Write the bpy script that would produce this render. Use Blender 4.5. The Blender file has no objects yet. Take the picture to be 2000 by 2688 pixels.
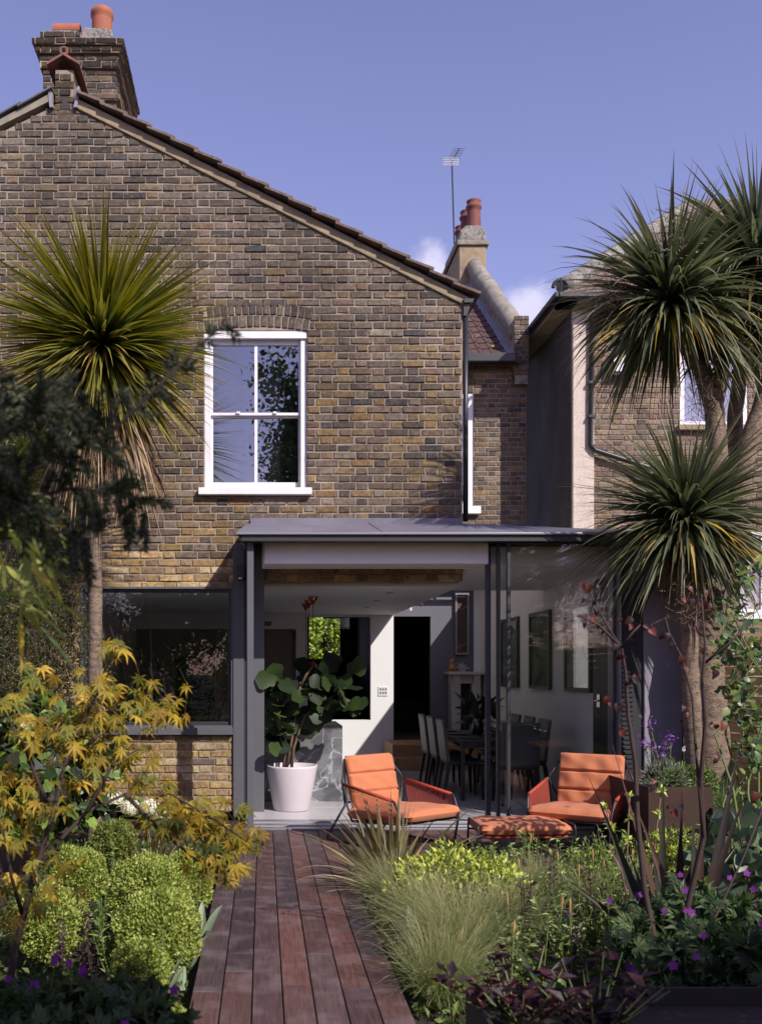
import bpy, math, random
import numpy as np
from mathutils import Vector, Matrix

# ------------------------------------------------------------------ camera, sky, sun, exposure
scene = bpy.context.scene
col = scene.collection
R = math.radians
H = 1.5            # eye height
FPX = 2500.0       # focal length in photo pixels (photo is 2688 high)
VX, VY = 690.0, 1760.0

cam_d = bpy.data.cameras.new('camera')
cam = bpy.data.objects.new('camera', cam_d)
col.objects.link(cam)
cam.location = (0, 0, H)
cam.rotation_euler = (R(90), 0, 0)
cam_d.sensor_fit = 'VERTICAL'
cam_d.sensor_height = 36.0
cam_d.lens = FPX / 2688.0 * 36.0
cam_d.shift_x = (1000 - VX) / 2688.0
cam_d.shift_y = (VY - 1344) / 2688.0
cam_d.clip_start = 0.05
cam_d.clip_end = 2000
cam_d.dof.use_dof = True
cam_d.dof.focus_distance = 8.6
cam_d.dof.aperture_fstop = 4.5
scene.camera = cam

SUN = Vector((0.72, -1.0, 0.98)).normalized()     # towards the sun
world = bpy.data.worlds.new('World')
scene.world = world
world.use_nodes = True
wn = world.node_tree.nodes
wl = world.node_tree.links
wn.clear()
w_out = wn.new('ShaderNodeOutputWorld')
w_bg = wn.new('ShaderNodeBackground')
w_sky = wn.new('ShaderNodeTexSky')
w_sky.sky_type = 'NISHITA'
w_sky.sun_disc = False
w_sky.sun_elevation = math.asin(SUN.z)
w_sky.sun_rotation = math.atan2(SUN.x, SUN.y)
w_sky.altitude = 50
w_sky.air_density = 1.0
w_sky.dust_density = 0.4
w_sky.ozone_density = 2.5
w_mul = wn.new('ShaderNodeMix'); w_mul.data_type = 'RGBA'; w_mul.blend_type = 'MULTIPLY'
w_mul.inputs[0].default_value = 1.0
w_mul.inputs[7].default_value = (1.33, 0.93, 1.09, 1)
w_hsv = wn.new('ShaderNodeHueSaturation')
w_hsv.inputs['Saturation'].default_value = 0.98
# small soft clouds low over the roofs
w_tc = wn.new('ShaderNodeTexCoord')
w_nz = wn.new('ShaderNodeTexNoise'); w_nz.inputs['Scale'].default_value = 26
w_nz.inputs['Detail'].default_value = 7; w_nz.inputs['Roughness'].default_value = 0.6
wl.new(w_tc.outputs['Generated'], w_nz.inputs['Vector'])
w_sum = None
for (cpx, cpy, crad) in ((1128, 705, .040), (1372, 815, .055), (2600, 900, .09), (-700, 1200, .10), (900, 1300, .06)):
    dv = Vector(((cpx - VX) / FPX, 1.0, (VY - cpy) / FPX)).normalized()
    ds = wn.new('ShaderNodeVectorMath'); ds.operation = 'DISTANCE'; ds.inputs[1].default_value = dv
    wl.new(w_tc.outputs['Generated'], ds.inputs[0])
    mr = wn.new('ShaderNodeMapRange'); mr.inputs['From Min'].default_value = 0.0; mr.inputs['From Max'].default_value = crad
    mr.inputs['To Min'].default_value = 1.0; mr.inputs['To Max'].default_value = 0.0
    wl.new(ds.outputs['Value'], mr.inputs['Value'])
    if w_sum is None: w_sum = mr.outputs[0]
    else:
        ad = wn.new('ShaderNodeMath'); ad.operation = 'MAXIMUM'; wl.new(w_sum, ad.inputs[0]); wl.new(mr.outputs[0], ad.inputs[1]); w_sum = ad.outputs[0]
w_ad = wn.new('ShaderNodeMath'); w_ad.operation = 'ADD'; wl.new(w_sum, w_ad.inputs[0]); wl.new(w_nz.outputs['Fac'], w_ad.inputs[1])
w_rp = wn.new('ShaderNodeMapRange'); w_rp.interpolation_type = 'SMOOTHSTEP'
w_rp.inputs['From Min'].default_value = 0.80; w_rp.inputs['From Max'].default_value = 1.35; w_rp.inputs['To Max'].default_value = 0.62
wl.new(w_ad.outputs[0], w_rp.inputs['Value'])
w_mix = wn.new('ShaderNodeMix'); w_mix.data_type = 'RGBA'
w_mix.inputs[7].default_value = (6.0, 5.6, 6.6, 1)
wl.new(w_sky.outputs['Color'], w_hsv.inputs['Color'])
wl.new(w_hsv.outputs['Color'], w_mul.inputs[6])
wl.new(w_mul.outputs[2], w_mix.inputs[6])
wl.new(w_rp.outputs[0], w_mix.inputs[0])
wl.new(w_mix.outputs[2], w_bg.inputs['Color'])
w_bg.inputs['Strength'].default_value = 0.132
wl.new(w_bg.outputs['Background'], w_out.inputs['Surface'])

sun_d = bpy.data.lights.new('sun', 'SUN')
sun_d.energy = 4.2
sun_d.angle = R(0.53)
sun_d.color = (1.0, 0.945, 0.885)
sun = bpy.data.objects.new('sun', sun_d)
col.objects.link(sun)
sun.location = SUN * 40
sun.rotation_euler = (-SUN).to_track_quat('-Z', 'Y').to_euler()

scene.view_settings.view_transform = 'Standard'
scene.view_settings.look = 'None'
scene.view_settings.exposure = 0.42
scene.view_settings.gamma = 1.0
scene.view_settings.use_curve_mapping = False
scene.render.engine = 'CYCLES'
scene.cycles.use_denoising = True
scene.cycles.max_bounces = 12
scene.cycles.diffuse_bounces = 6
scene.cycles.transparent_max_bounces = 16
scene.cycles.caustics_reflective = False
scene.cycles.caustics_refractive = False

# ------------------------------------------------------------------ helpers
rng = np.random.default_rng(7)
random.seed(7)

def X(px, Y): return (px - VX) * Y / FPX
def Z(py, Y): return H - (py - VY) * Y / FPX
def P(px, py, Y): return np.array([X(px, Y), Y, Z(py, Y)])

def lin(r, g, b, k=1.0):
    o = []
    for c in (r, g, b):
        c /= 255.0
        o.append((c / 12.92 if c <= 0.04045 else ((c + 0.055) / 1.055) ** 2.4) * k)
    return tuple(o)

class MB:
    """collects geometry for ONE mesh object"""
    def __init__(self):
        self.v = []; self.f = []; self.c = []; self.n = 0
    def add(self, verts, faces, c=None):
        verts = np.asarray(verts, float).reshape(-1, 3)
        b = self.n
        self.v.append(verts)
        self.f.extend([tuple(int(i) + b for i in f) for f in faces])
        if c is not None:
            self.c.append(np.tile(np.array(list(c) + [1.0]), (len(verts), 1)))
        self.n += len(verts)
        return self
    def box(self, x0, x1, y0, y1, z0, z1, c=None):
        v = [(x0, y0, z0), (x1, y0, z0), (x1, y1, z0), (x0, y1, z0), (x0, y0, z1), (x1, y0, z1), (x1, y1, z1), (x0, y1, z1)]
        f = [(0, 3, 2, 1), (4, 5, 6, 7), (0, 1, 5, 4), (1, 2, 6, 5), (2, 3, 7, 6), (3, 0, 4, 7)]
        return self.add(v, f, c)
    def prism(self, poly, y0, y1, c=None):      # polygon in XZ (counter-clockwise seen from -Y), extruded along Y
        n = len(poly)
        v = [(p[0], y0, p[1]) for p in poly] + [(p[0], y1, p[1]) for p in poly]
        f = [tuple(range(n)), tuple(range(2 * n - 1, n - 1, -1))]
        f += [(i, i + n, (i + 1) % n + n, (i + 1) % n) for i in range(n)]
        return self.add(v, f, c)
    def prismx(self, poly, x0, x1, c=None):     # polygon in YZ extruded along X
        n = len(poly)
        v = [(x0, p[0], p[1]) for p in poly] + [(x1, p[0], p[1]) for p in poly]
        f = [tuple(range(n - 1, -1, -1)), tuple(range(n, 2 * n))]
        f += [((i + 1) % n, (i + 1) % n + n, i + n, i) for i in range(n)]
        return self.add(v, f, c)
    def tube(self, pts, r, n=8, c=None, cap=True):
        pts = [np.asarray(p, float) for p in pts]
        m = len(pts)
        rr = [r] * m if np.isscalar(r) else list(r)
        V = []
        t0 = pts[1] - pts[0]; t0 /= np.linalg.norm(t0) + 1e-9
        ref = np.array([0, 0, 1.0]) if abs(t0[2]) < 0.9 else np.array([1.0, 0, 0])
        u = np.cross(t0, ref); u /= np.linalg.norm(u)
        for i in range(m):
            if i == 0: t = pts[1] - pts[0]
            elif i == m - 1: t = pts[-1] - pts[-2]
            else: t = (pts[i + 1] - pts[i]) / (np.linalg.norm(pts[i + 1] - pts[i]) + 1e-9) + (pts[i] - pts[i - 1]) / (np.linalg.norm(pts[i] - pts[i - 1]) + 1e-9)
            t = t / (np.linalg.norm(t) + 1e-9)
            u = u - t * np.dot(u, t); u /= np.linalg.norm(u) + 1e-9
            w = np.cross(t, u)
            for k in range(n):
                a = 2 * math.pi * k / n
                V.append(pts[i] + (u * math.cos(a) + w * math.sin(a)) * rr[i])
        F = []
        for i in range(m - 1):
            for k in range(n):
                F.append((i * n + k, i * n + (k + 1) % n, (i + 1) * n + (k + 1) % n, (i + 1) * n + k))
        if cap:
            F.append(tuple(range(n - 1, -1, -1))); F.append(tuple((m - 1) * n + k for k in range(n)))
        return self.add(V, F, c)
    def lathe(self, prof, cx, cy, n=24, c=None, cap=True):   # prof: (r, z)
        V = []
        for r, z in prof:
            for k in range(n):
                a = 2 * math.pi * k / n
                V.append((cx + r * math.cos(a), cy + r * math.sin(a), z))
        m = len(prof); F = []
        for i in range(m - 1):
            for k in range(n):
                F.append((i * n + k, i * n + (k + 1) % n, (i + 1) * n + (k + 1) % n, (i + 1) * n + k))
        if cap:
            F.append(tuple(range(n - 1, -1, -1))); F.append(tuple((m - 1) * n + k for k in range(n)))
        return self.add(V, F, c)
    def raw(self, V, F, C=None):       # numpy bulk (V n,3  F m,k  C n,3)
        V = np.asarray(V, float).reshape(-1, 3)
        self.f.extend(map(tuple, (np.asarray(F) + self.n).tolist()))
        self.v.append(V); self.n += len(V)
        if C is not None:
            self.c.append(np.concatenate([C, np.ones((len(C), 1))], 1))
        return self
    def mesh(self, name, smooth=False):
        me = bpy.data.meshes.new(name)
        V = np.concatenate(self.v) if self.v else np.zeros((0, 3))
        me.from_pydata(V.tolist(), [], self.f)
        if self.c:
            C = np.concatenate(self.c)
            if len(C) == len(V):
                a = me.color_attributes.new('tint', 'FLOAT_COLOR', 'POINT')
                a.data.foreach_set('color', C.astype(np.float32).ravel())
        if smooth:
            me.polygons.foreach_set('use_smooth', [True] * len(me.polygons))
        me.update()
        return me
    def build(self, name, mat, parent=None, smooth=False, bevel=0.0, local=False, kind=None, seg=2):
        return link(name, self.mesh(name, smooth), mat, parent, bevel, local, kind, seg)

def link(name, me, mat, parent=None, bevel=0.0, local=False, kind=None, seg=2):
    o = bpy.data.objects.new(name, me)
    col.objects.link(o)
    if mat is not None and len(me.materials) == 0:
        me.materials.append(mat)
    if parent is not None:
        o.parent = parent
        if not local:
            o.matrix_parent_inverse = Matrix.Translation(-wloc(parent))
    if bevel:
        m = o.modifiers.new('bevel', 'BEVEL'); m.width = bevel; m.segments = seg; m.limit_method = 'ANGLE'; m.angle_limit = R(40)
        m.harden_normals = False
    if kind: o['kind'] = kind
    return o

def wloc(o):
    return o.location.copy() if o.type == 'EMPTY' else Vector((0, 0, 0))

def tag(o, label, cat=None, group=None, kind=None):
    o['label'] = label
    if cat: o['category'] = cat
    if group: o['group'] = group
    if kind: o['kind'] = kind
    return o

def thing(name, label, cat, loc=(0, 0, 0), rz=0.0, group=None):
    o = bpy.data.objects.new(name, None)
    col.objects.link(o)
    o.empty_display_size = 0.1
    o.location = loc; o.rotation_euler = (0, 0, rz)
    return tag(o, label, cat, group)

def struct(name, mb, mat, bevel=0.0, smooth=False, label=None, parent=None):
    o = mb.build(name, mat, parent, smooth, bevel)
    if parent is None: o['kind'] = 'structure'
    if label: o['label'] = label
    return o

def dup(root, loc, rz=0.0, label=None, group=None, scale=None):
    def cp(o, par):
        c = o.copy(); col.objects.link(c)
        if par is not None: c.parent = par
        for ch in list(o.children): cp(ch, c)
        return c
    r = cp(root, None)
    r.location = loc; r.rotation_euler = (0, 0, rz)
    if scale: r.scale = scale
    if label: r['label'] = label
    if group: r['group'] = group
    return r

# ------------------------------------------------------------------ materials
MATS = {}
def mat(name, color, rough=0.6, metal=0.0, spec=0.5, var=0.0, vscale=6.0, bump=0.0, bscale=40.0, coord='Object', src=None, vstretch=(1, 1, 1), detail=6.0, dark=None, light=None, coat=0.0, transl=0.0, sheen=0.0):
    """Principled material; src None = flat colour, 'ATTR' = mesh attribute tint, 'OBJ' = object colour. var: noise variation of value."""
    m = bpy.data.materials.new(name); m.use_nodes = True
    nt = m.node_tree; N = nt.nodes; L = nt.links
    b = N['Principled BSDF']; out = N['Material Output']
    b.inputs['Roughness'].default_value = rough
    b.inputs['Metallic'].default_value = metal
    b.inputs['Specular IOR Level'].default_value = spec
    if coat: b.inputs['Coat Weight'].default_value = coat; b.inputs['Coat Roughness'].default_value = 0.15
    if sheen: b.inputs['Sheen Weight'].default_value = sheen
    if src == 'ATTR':
        c = N.new('ShaderNodeAttribute'); c.attribute_name = 'tint'; cs = c.outputs['Color']
    elif src == 'OBJ':
        c = N.new('ShaderNodeObjectInfo'); cs = c.outputs['Color']
    else:
        c = N.new('ShaderNodeRGB'); c.outputs[0].default_value = (*color, 1); cs = c.outputs[0]
    if var or bump:
        tc = N.new('ShaderNodeTexCoord')
        mp = N.new('ShaderNodeMapping'); mp.inputs['Scale'].default_value = vstretch
        if coord == 'Position':
            ge = N.new('ShaderNodeNewGeometry'); L.new(ge.outputs['Position'], mp.inputs['Vector'])
        else:
            L.new(tc.outputs[coord], mp.inputs['Vector'])
    if var:
        nz = N.new('ShaderNodeTexNoise'); nz.inputs['Scale'].default_value = vscale; nz.inputs['Detail'].default_value = detail
        nz.inputs['Roughness'].default_value = 0.65
        L.new(mp.outputs['Vector'], nz.inputs['Vector'])
        mr = N.new('ShaderNodeMapRange'); mr.inputs['From Min'].default_value = 0.3; mr.inputs['From Max'].default_value = 0.7
        mr.inputs['To Min'].default_value = 1 - var; mr.inputs['To Max'].default_value = 1 + var
        L.new(nz.outputs['Fac'], mr.inputs['Value'])
        mx = N.new('ShaderNodeMix'); mx.data_type = 'RGBA'; mx.blend_type = 'MULTIPLY'; mx.inputs[0].default_value = 1
        L.new(cs, mx.inputs[6]); L.new(mr.outputs['Result'], mx.inputs[7])
        cs = mx.outputs[2]
        for dark in [q for q in (dark, light) if q is not None]:      # (colour, threshold, softness, scale): stains with a shape of their own
            n2 = N.new('ShaderNodeTexNoise'); n2.inputs['Scale'].default_value = dark[3]; n2.inputs['Detail'].default_value = 8
            n2.inputs['Roughness'].default_value = 0.6
            L.new(mp.outputs['Vector'], n2.inputs['Vector'])
            m2 = N.new('ShaderNodeMapRange'); m2.inputs['From Min'].default_value = dark[1]; m2.inputs['From Max'].default_value = dark[1] + dark[2]
            L.new(n2.outputs['Fac'], m2.inputs['Value'])
            x2 = N.new('ShaderNodeMix'); x2.data_type = 'RGBA'; x2.inputs[7].default_value = (*dark[0], 1)
            L.new(m2.outputs['Result'], x2.inputs[0]); L.new(cs, x2.inputs[6]); cs = x2.outputs[2]
    L.new(cs, b.inputs['Base Color'])
    if bump:
        nb = N.new('ShaderNodeTexNoise'); nb.inputs['Scale'].default_value = bscale; nb.inputs['Detail'].default_value = 5
        L.new(mp.outputs['Vector'], nb.inputs['Vector'])
        bp = N.new('ShaderNodeBump'); bp.inputs['Strength'].default_value = min(1.0, bump); bp.inputs['Distance'].default_value = 0.01 * max(1.0, bump)
        L.new(nb.outputs['Fac'], bp.inputs['Height']); L.new(bp.outputs['Normal'], b.inputs['Normal'])
    if transl:
        t = N.new('ShaderNodeBsdfTranslucent')
        hs = N.new('ShaderNodeHueSaturation'); hs.inputs['Saturation'].default_value = 1.15; hs.inputs['Value'].default_value = 1.25
        L.new(cs, hs.inputs['Color']); L.new(hs.outputs['Color'], t.inputs['Color'])
        ms = N.new('ShaderNodeMixShader'); ms.inputs[0].default_value = transl
        L.new(b.outputs[0], ms.inputs[1]); L.new(t.outputs[0], ms.inputs[2]); L.new(ms.outputs[0], out.inputs['Surface'])
    MATS[name] = m
    return m

def glass(name, tint=(1, 1, 1), refl=1.8, base=0.02, wobble=0.0, rough=0.0):
    m = bpy.data.materials.new(name); m.use_nodes = True
    nt = m.node_tree; N = nt.nodes; L = nt.links; N.clear()
    out = N.new('ShaderNodeOutputMaterial')
    tr = N.new('ShaderNodeBsdfTransparent'); tr.inputs['Color'].default_value = (*tint, 1)
    gl = N.new('ShaderNodeBsdfGlossy'); gl.inputs['Roughness'].default_value = rough
    fr = N.new('ShaderNodeLayerWeight'); fr.inputs['Blend'].default_value = .5
    pw = N.new('ShaderNodeMath'); pw.operation = 'POWER'; pw.inputs[1].default_value = 5.0
    L.new(fr.outputs['Facing'], pw.inputs[0])
    mt = N.new('ShaderNodeMath'); mt.operation = 'MULTIPLY_ADD'; mt.use_clamp = True
    mt.inputs[1].default_value = .5; mt.inputs[2].default_value = base + .04 * refl
    L.new(pw.outputs[0], mt.inputs[0])
    if wobble:
        tc = N.new('ShaderNodeTexCoord'); nz = N.new('ShaderNodeTexNoise'); nz.inputs['Scale'].default_value = 2.2; nz.inputs['Detail'].default_value = 1
        L.new(tc.outputs['Object'], nz.inputs['Vector'])
        bp = N.new('ShaderNodeBump'); bp.inputs['Strength'].default_value = wobble; bp.inputs['Distance'].default_value = 0.02
        L.new(nz.outputs['Fac'], bp.inputs['Height']); L.new(bp.outputs['Normal'], gl.inputs['Normal'])
    ms = N.new('ShaderNodeMixShader')
    L.new(mt.outputs[0], ms.inputs[0]); L.new(tr.outputs[0], ms.inputs[1]); L.new(gl.outputs[0], ms.inputs[2])
    L.new(ms.outputs[0], out.inputs['Surface'])
    MATS[name] = m
    return m

M = MATS
mat('mortar', lin(164, 149, 134, .85), .95, var=.22, vscale=9, bump=.5, bscale=220, dark=(lin(110, 98, 88), .56, .12, 3.0))
for s in ('ATTR', 'OBJ'):
    mat('brick_' + s, (.2, .2, .2), .95, spec=.2, var=.45, vscale=30, bump=1.4, bscale=160, coord='Position', src=s, dark=(lin(66, 60, 57), .57, .14, 15), light=(lin(150, 128, 96), .60, .12, 21))
mat('render_beige', lin(152, 136, 110, .9), .95, var=.2, vscale=5, bump=.4, bscale=60, dark=(lin(110, 100, 88), .55, .15, 4))
mat('render_grey', lin(150, 142, 128, .85), .95, var=.25, vscale=4, bump=.5, bscale=50, dark=(lin(92, 86, 80), .5, .2, 5))
mat('render_lilac', lin(150, 144, 152, .9), .9, var=.06, vscale=3)
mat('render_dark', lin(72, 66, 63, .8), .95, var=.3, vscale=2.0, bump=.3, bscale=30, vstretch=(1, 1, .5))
mat('cream_paint', lin(214, 198, 184, .85), .9, var=.08, vscale=8, bump=.5, bscale=70, dark=(lin(134, 118, 102), .57, .06, 70))
mat('terracotta', lin(170, 102, 76, .8), .8, var=.16, vscale=8, bump=.2, bscale=60, dark=(lin(170, 140, 125), .62, .1, 12))
mat('terracotta_old', lin(138, 92, 78, .8), .9, var=.3, vscale=9, bump=.3, bscale=60, dark=(lin(92, 80, 74), .52, .1, 12))
mat('terracotta_red', lin(130, 78, 70, .75), .8, var=.15, vscale=7, bump=.2, bscale=60)
mat('tile_stone', lin(118, 100, 90, .85), .95, var=.35, vscale=14, bump=.8, bscale=90, dark=(lin(150, 145, 138), .62, .08, 30))
mat('tile_red', lin(88, 64, 60, .85), .85, var=.25, vscale=8, bump=.3, bscale=60, dark=(lin(214, 160, 40), .66, .03, 7), coord='Position')
mat('slate', lin(92, 92, 100, .9), .6, var=.2, vscale=8, bump=.2)
mat('lead', lin(140, 136, 150, .9), .5, var=.25, vscale=6, bump=.4, bscale=20)
mat('concrete_lichen', lin(150, 146, 140, .8), .95, var=.3, vscale=12, bump=.7, bscale=50, dark=(lin(95, 92, 88), .5, .1, 18))
mat('white_paint', lin(236, 232, 236, .9), .45, var=.04, vscale=5)
mat('white_wall', lin(240, 237, 236, .95), .7, var=.02, vscale=2)
mat('grey_wall', lin(112, 110, 120, .9), .8, var=.03)
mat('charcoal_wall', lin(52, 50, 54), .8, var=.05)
mat('black_metal', lin(40, 40, 43), .45, spec=.5, var=.1)
mat('black_plastic', lin(36, 36, 40), .4, var=.08)
mat('grey_frame', lin(92, 92, 97, .95), .5, spec=.4, var=.05, vscale=3)
mat('dark_frame', lin(50, 50, 54), .45, var=.06)
mat('zinc', lin(118, 114, 128, .95), .42, spec=.5, var=.08, vscale=2.5, bump=.05, bscale=6)
mat('alu_light', lin(170, 168, 172, .8), .35, metal=.6)
mat('floor_concrete', lin(196, 193, 194, .9), .25, spec=.5, var=.06, vscale=1.6)
mat('oak', lin(186, 146, 98, .85), .5, var=.18, vscale=3, vstretch=(1, 6, 12), bump=.1)
mat('brown_floor', lin(92, 72, 58), .5, var=.2, vscale=4)
mat('black_fabric', lin(30, 29, 31), .6, var=.15, vscale=30, bump=.1, bscale=300)
mat('chair_back_leather', lin(70, 70, 74), .45, var=.1, vscale=20)
mat('orange_fabric', lin(208, 130, 92, .80), .85, spec=.15, var=.05, vscale=9, bump=.35, bscale=14, sheen=.1)
mat('rope', lin(178, 72, 50, .8), .8, var=.15, vscale=60)
mat('pot_white', lin(218, 208, 212, .88), .55, var=.03, vscale=4)
mat('soil', lin(52, 40, 34), .95, var=.35, vscale=20, bump=1.0, bscale=60, dark=(lin(84, 66, 52), .6, .1, 40))
mat('corten', lin(70, 46, 35, .7), .85, var=.3, vscale=5, bump=.2, bscale=40, dark=(lin(60, 38, 30), .55, .12, 6))
mat('dark_steel', lin(44, 38, 36), .7, var=.2, vscale=5)
mat('copper', lin(150, 92, 74), .35, metal=.9)
mat('gold_glass', lin(150, 104, 30), .15, spec=.8)
mat('chrome', lin(200, 200, 205), .12, metal=1.0)
mat('fence_wood', lin(150, 122, 92, .7), .85, var=.25, vscale=4, vstretch=(1, 1, 8), bump=.3)
mat('bark', lin(142, 122, 104, .72), .95, var=.5, vscale=14, bump=1.0, bscale=45, vstretch=(1, 1, 2.2), dark=(lin(78, 66, 58), .56, .1, 22))
mat('twig_dark', lin(62, 46, 42), .8, var=.2, vscale=20)
mat('twig_brown', lin(104, 82, 66), .85, var=.2, vscale=20)
mat('stem_green', lin(104, 116, 62), .6, var=.15, vscale=20)
for s in ('ATTR', 'OBJ'):
    mat('leaf_' + s, (.1, .1, .1), .5, spec=.35, var=.14, vscale=18, src=s, transl=.28, coord='Position')
    mat('gloss_' + s, (.1, .1, .1), .40, spec=.5, var=.12, vscale=14, src=s, transl=.15, coord='Position')
    mat('petal_' + s, (.1, .1, .1), .7, spec=.2, src=s, transl=.35)
mat('dry_ATTR', (.1, .1, .1), .9, spec=.1, var=.2, vscale=10, src='ATTR', coord='Position')
def weather(m, scale=.9, lo=.72, hi=1.16, streak=True):
    nt = m.node_tree; N = nt.nodes; L = nt.links; b = N['Principled BSDF']
    src = b.inputs['Base Color'].links[0].from_socket
    ge = N.new('ShaderNodeNewGeometry'); mp = N.new('ShaderNodeMapping'); mp.inputs['Scale'].default_value = (1.6, 1, .55)
    L.new(ge.outputs['Position'], mp.inputs['Vector'])
    nz = N.new('ShaderNodeTexNoise'); nz.inputs['Scale'].default_value = scale; nz.inputs['Detail'].default_value = 5; nz.inputs['Roughness'].default_value = .6
    L.new(mp.outputs[0], nz.inputs['Vector'])
    mr = N.new('ShaderNodeMapRange'); mr.inputs['From Min'].default_value = .32; mr.inputs['From Max'].default_value = .68; mr.inputs['To Min'].default_value = lo; mr.inputs['To Max'].default_value = hi
    L.new(nz.outputs['Fac'], mr.inputs['Value'])
    x = N.new('ShaderNodeMix'); x.data_type = 'RGBA'; x.blend_type = 'MULTIPLY'; x.inputs[0].default_value = 1
    L.new(src, x.inputs[6]); L.new(mr.outputs[0], x.inputs[7]); L.new(x.outputs[2], b.inputs['Base Color'])
for q in ('mortar', 'brick_ATTR', 'brick_OBJ'): weather(M[q])
weather(M['render_dark'], 1.4, .6, 1.3); weather(M['white_paint'], 2.5, .9, 1.03); weather(M['zinc'], 1.5, .85, 1.1); weather(M['render_lilac'], 1.8, .82, 1.08)
glass('glass_clear', refl=.62, base=.0, wobble=.004)
glass('glass_sash', tint=(.75, .76, .8), refl=4.5, base=.05, wobble=.03)
glass('glass_tint', tint=(.80, .82, .84), refl=1.3, base=.0, wobble=.02)
glass('glass_roof', tint=(.95, .96, .96), refl=.8, base=.0)
glass('glass_table', tint=(.95, .96, .97), refl=2.0, base=.03)

# ------------------------------------------------------------------ bricks
def brick_geo(w, h, d, r):
    """chamfered brick, front face at y = 0 looking to -y, centred in x and z, body behind to y = d"""
    hx, hz = w / 2, h / 2
    j = lambda s: r.uniform(-s, s)
    ch = 0.006
    V = []
    for (sx, sz) in ((-1, -1), (1, -1), (1, 1), (-1, 1)):
        V.append((sx * hx, d, sz * hz))
    for (sx, sz) in ((-1, -1), (1, -1), (1, 1), (-1, 1)):
        V.append((sx * (hx + j(.004)), 0.007 + j(.002), sz * (hz + j(.0045))))
    for (sx, sz) in ((-1, -1), (1, -1), (1, 1), (-1, 1)):
        V.append((sx * (hx - ch + j(.004)), j(.003), sz * (hz - ch + j(.0035))))
    F = [(8, 9, 10, 11)]
    for a in range(4):
        b = (a + 1) % 4
        F.append((4 + a, 4 + b, 8 + b, 8 + a))
        F.append((a, b, 4 + b, 4 + a))
    return np.array(V), F

_bv = [brick_geo(1.0, 1.0, .02, random) for _ in range(1)]
BRV = {}
def brick_variant(kind, k, w, h):
    key = (kind, k)
    if key not in BRV:
        V, F = brick_geo(w, h, .03, random)
        mb = MB().add(V, F)
        me = mb.mesh('brick'); me.materials.append(M['brick_OBJ'])
        BRV[key] = me
    return BRV[key]

OLD = [lin(124, 109, 94), lin(116, 102, 88), lin(106, 94, 84), lin(90, 83, 80), lin(134, 113, 86), lin(142, 116, 82), lin(122, 104, 92), lin(102, 90, 80), lin(132, 119, 105), lin(82, 77, 76), lin(126, 106, 90), lin(112, 96, 80)]
OLDW = [4, 4, 3.4, 2.0, 2.0, .8, 3, 3, 2, .9, 2, 3]
YEL = [lin(186, 156, 108), lin(174, 144, 96), lin(196, 172, 132), lin(164, 136, 100), lin(150, 126, 100), lin(120, 104, 94), lin(182, 152, 112), lin(204, 180, 146)]
YELW = [4, 4, 3, 3, 3, .8, 3, 1.5]
def pick(pal, w):
    c = np.array(random.choices(pal, w)[0])
    return np.clip(c * random.uniform(.84, 1.16) * np.array([random.uniform(.97, 1.03), 1, random.uniform(.95, 1.05)]), 0, 1)

def lay(parent, n_single, z0, z1, intervals, pal, origin=(0, 0), axis='x', S=.2437, Hd=.127, C=.0814, J=.0150, proud=None, stuff=True, prefer=None, z_first=None):
    """Flemish bond. axis 'x': wall in XZ at y=origin[1], looking to -Y. axis 'y': wall in YZ at x=origin[0] looking to +X.
    Returns nothing; creates up to n_single brick objects under parent and the rest as one stuff part."""
    bricks = []
    k = 0
    z = z0
    while z < z1 - .02:
        zc = z + C / 2
        for (u0, u1) in intervals(zc):
            u = math.floor((u0 - 1) / (S + Hd)) * (S + Hd) + (k % 2) * (S + Hd) / 2 + random.uniform(-.012, .012)
            i = 0
            while u < u1:
                full = S if i % 2 == 0 else Hd
                Jp = J * .72
                a, b = max(u, u0) + Jp / 2, min(u + full, u1) - Jp / 2
                if b - a > .03:
                    bricks.append((a + random.uniform(0, .003), b - random.uniform(0, .003), zc + random.uniform(-.0025, .0025), C - J * random.uniform(.85, 1.2), 'S' if i % 2 == 0 else 'H', proud(zc) if proud else 0.0, random.uniform(-.003, .004)))
                u += full; i += 1
        z += C; k += 1
    order = list(range(len(bricks)))
    random.shuffle(order)
    order.sort(key=lambda i: -((bricks[i][1] - bricks[i][0]) > S * .8) - (prefer(bricks[i]) if prefer else 0))
    single = set(order[:n_single])
    rest = MB()
    for i, (a, b, zc, h, kd, pr, dy) in enumerate(bricks):
        uc = (a + b) / 2; w = b - a
        c = pal(uc, zc)
        if i in single:
            w0 = S - J * .72 if kd == 'S' else Hd - J * .72
            me = brick_variant(kd, random.randrange(8), w0, C - J)
            o = bpy.data.objects.new('brick', me); col.objects.link(o)
            o.parent = parent
            o.color = (*c, 1)
            o.scale = (w / w0, 1, h / (C - J))
            base = -wloc(parent)
            if axis == 'x':
                o.location = Vector((uc, origin[1] - pr + dy, zc)); 
            else:
                o.location = Vector((origin[0] + pr - dy, uc, zc)); o.rotation_euler = (0, 0, R(90))
            o.matrix_parent_inverse = Matrix.Translation(base)
        else:
            V, F = brick_geo(w, h, .03, random)
            if axis == 'x':
                V = V + np.array([uc, origin[1] - pr + dy, zc])
            else:
                V = np.stack([-V[:, 1], V[:, 0], V[:, 2]], 1) + np.array([origin[0] + pr - dy, uc, zc])
            rest.add(V, F, c)
    if rest.n:
        rest.build('bricks', M['brick_ATTR'], parent, kind='stuff')

def cut(iv, holes):
    out = list(iv)
    for (h0, h1) in holes:
        nx = []
        for (a, b) in out:
            if h1 <= a or h0 >= b: nx.append((a, b)); continue
            if h0 > a: nx.append((a, h0))
            if h1 < b: nx.append((h1, b))
        out = nx
    return out

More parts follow.
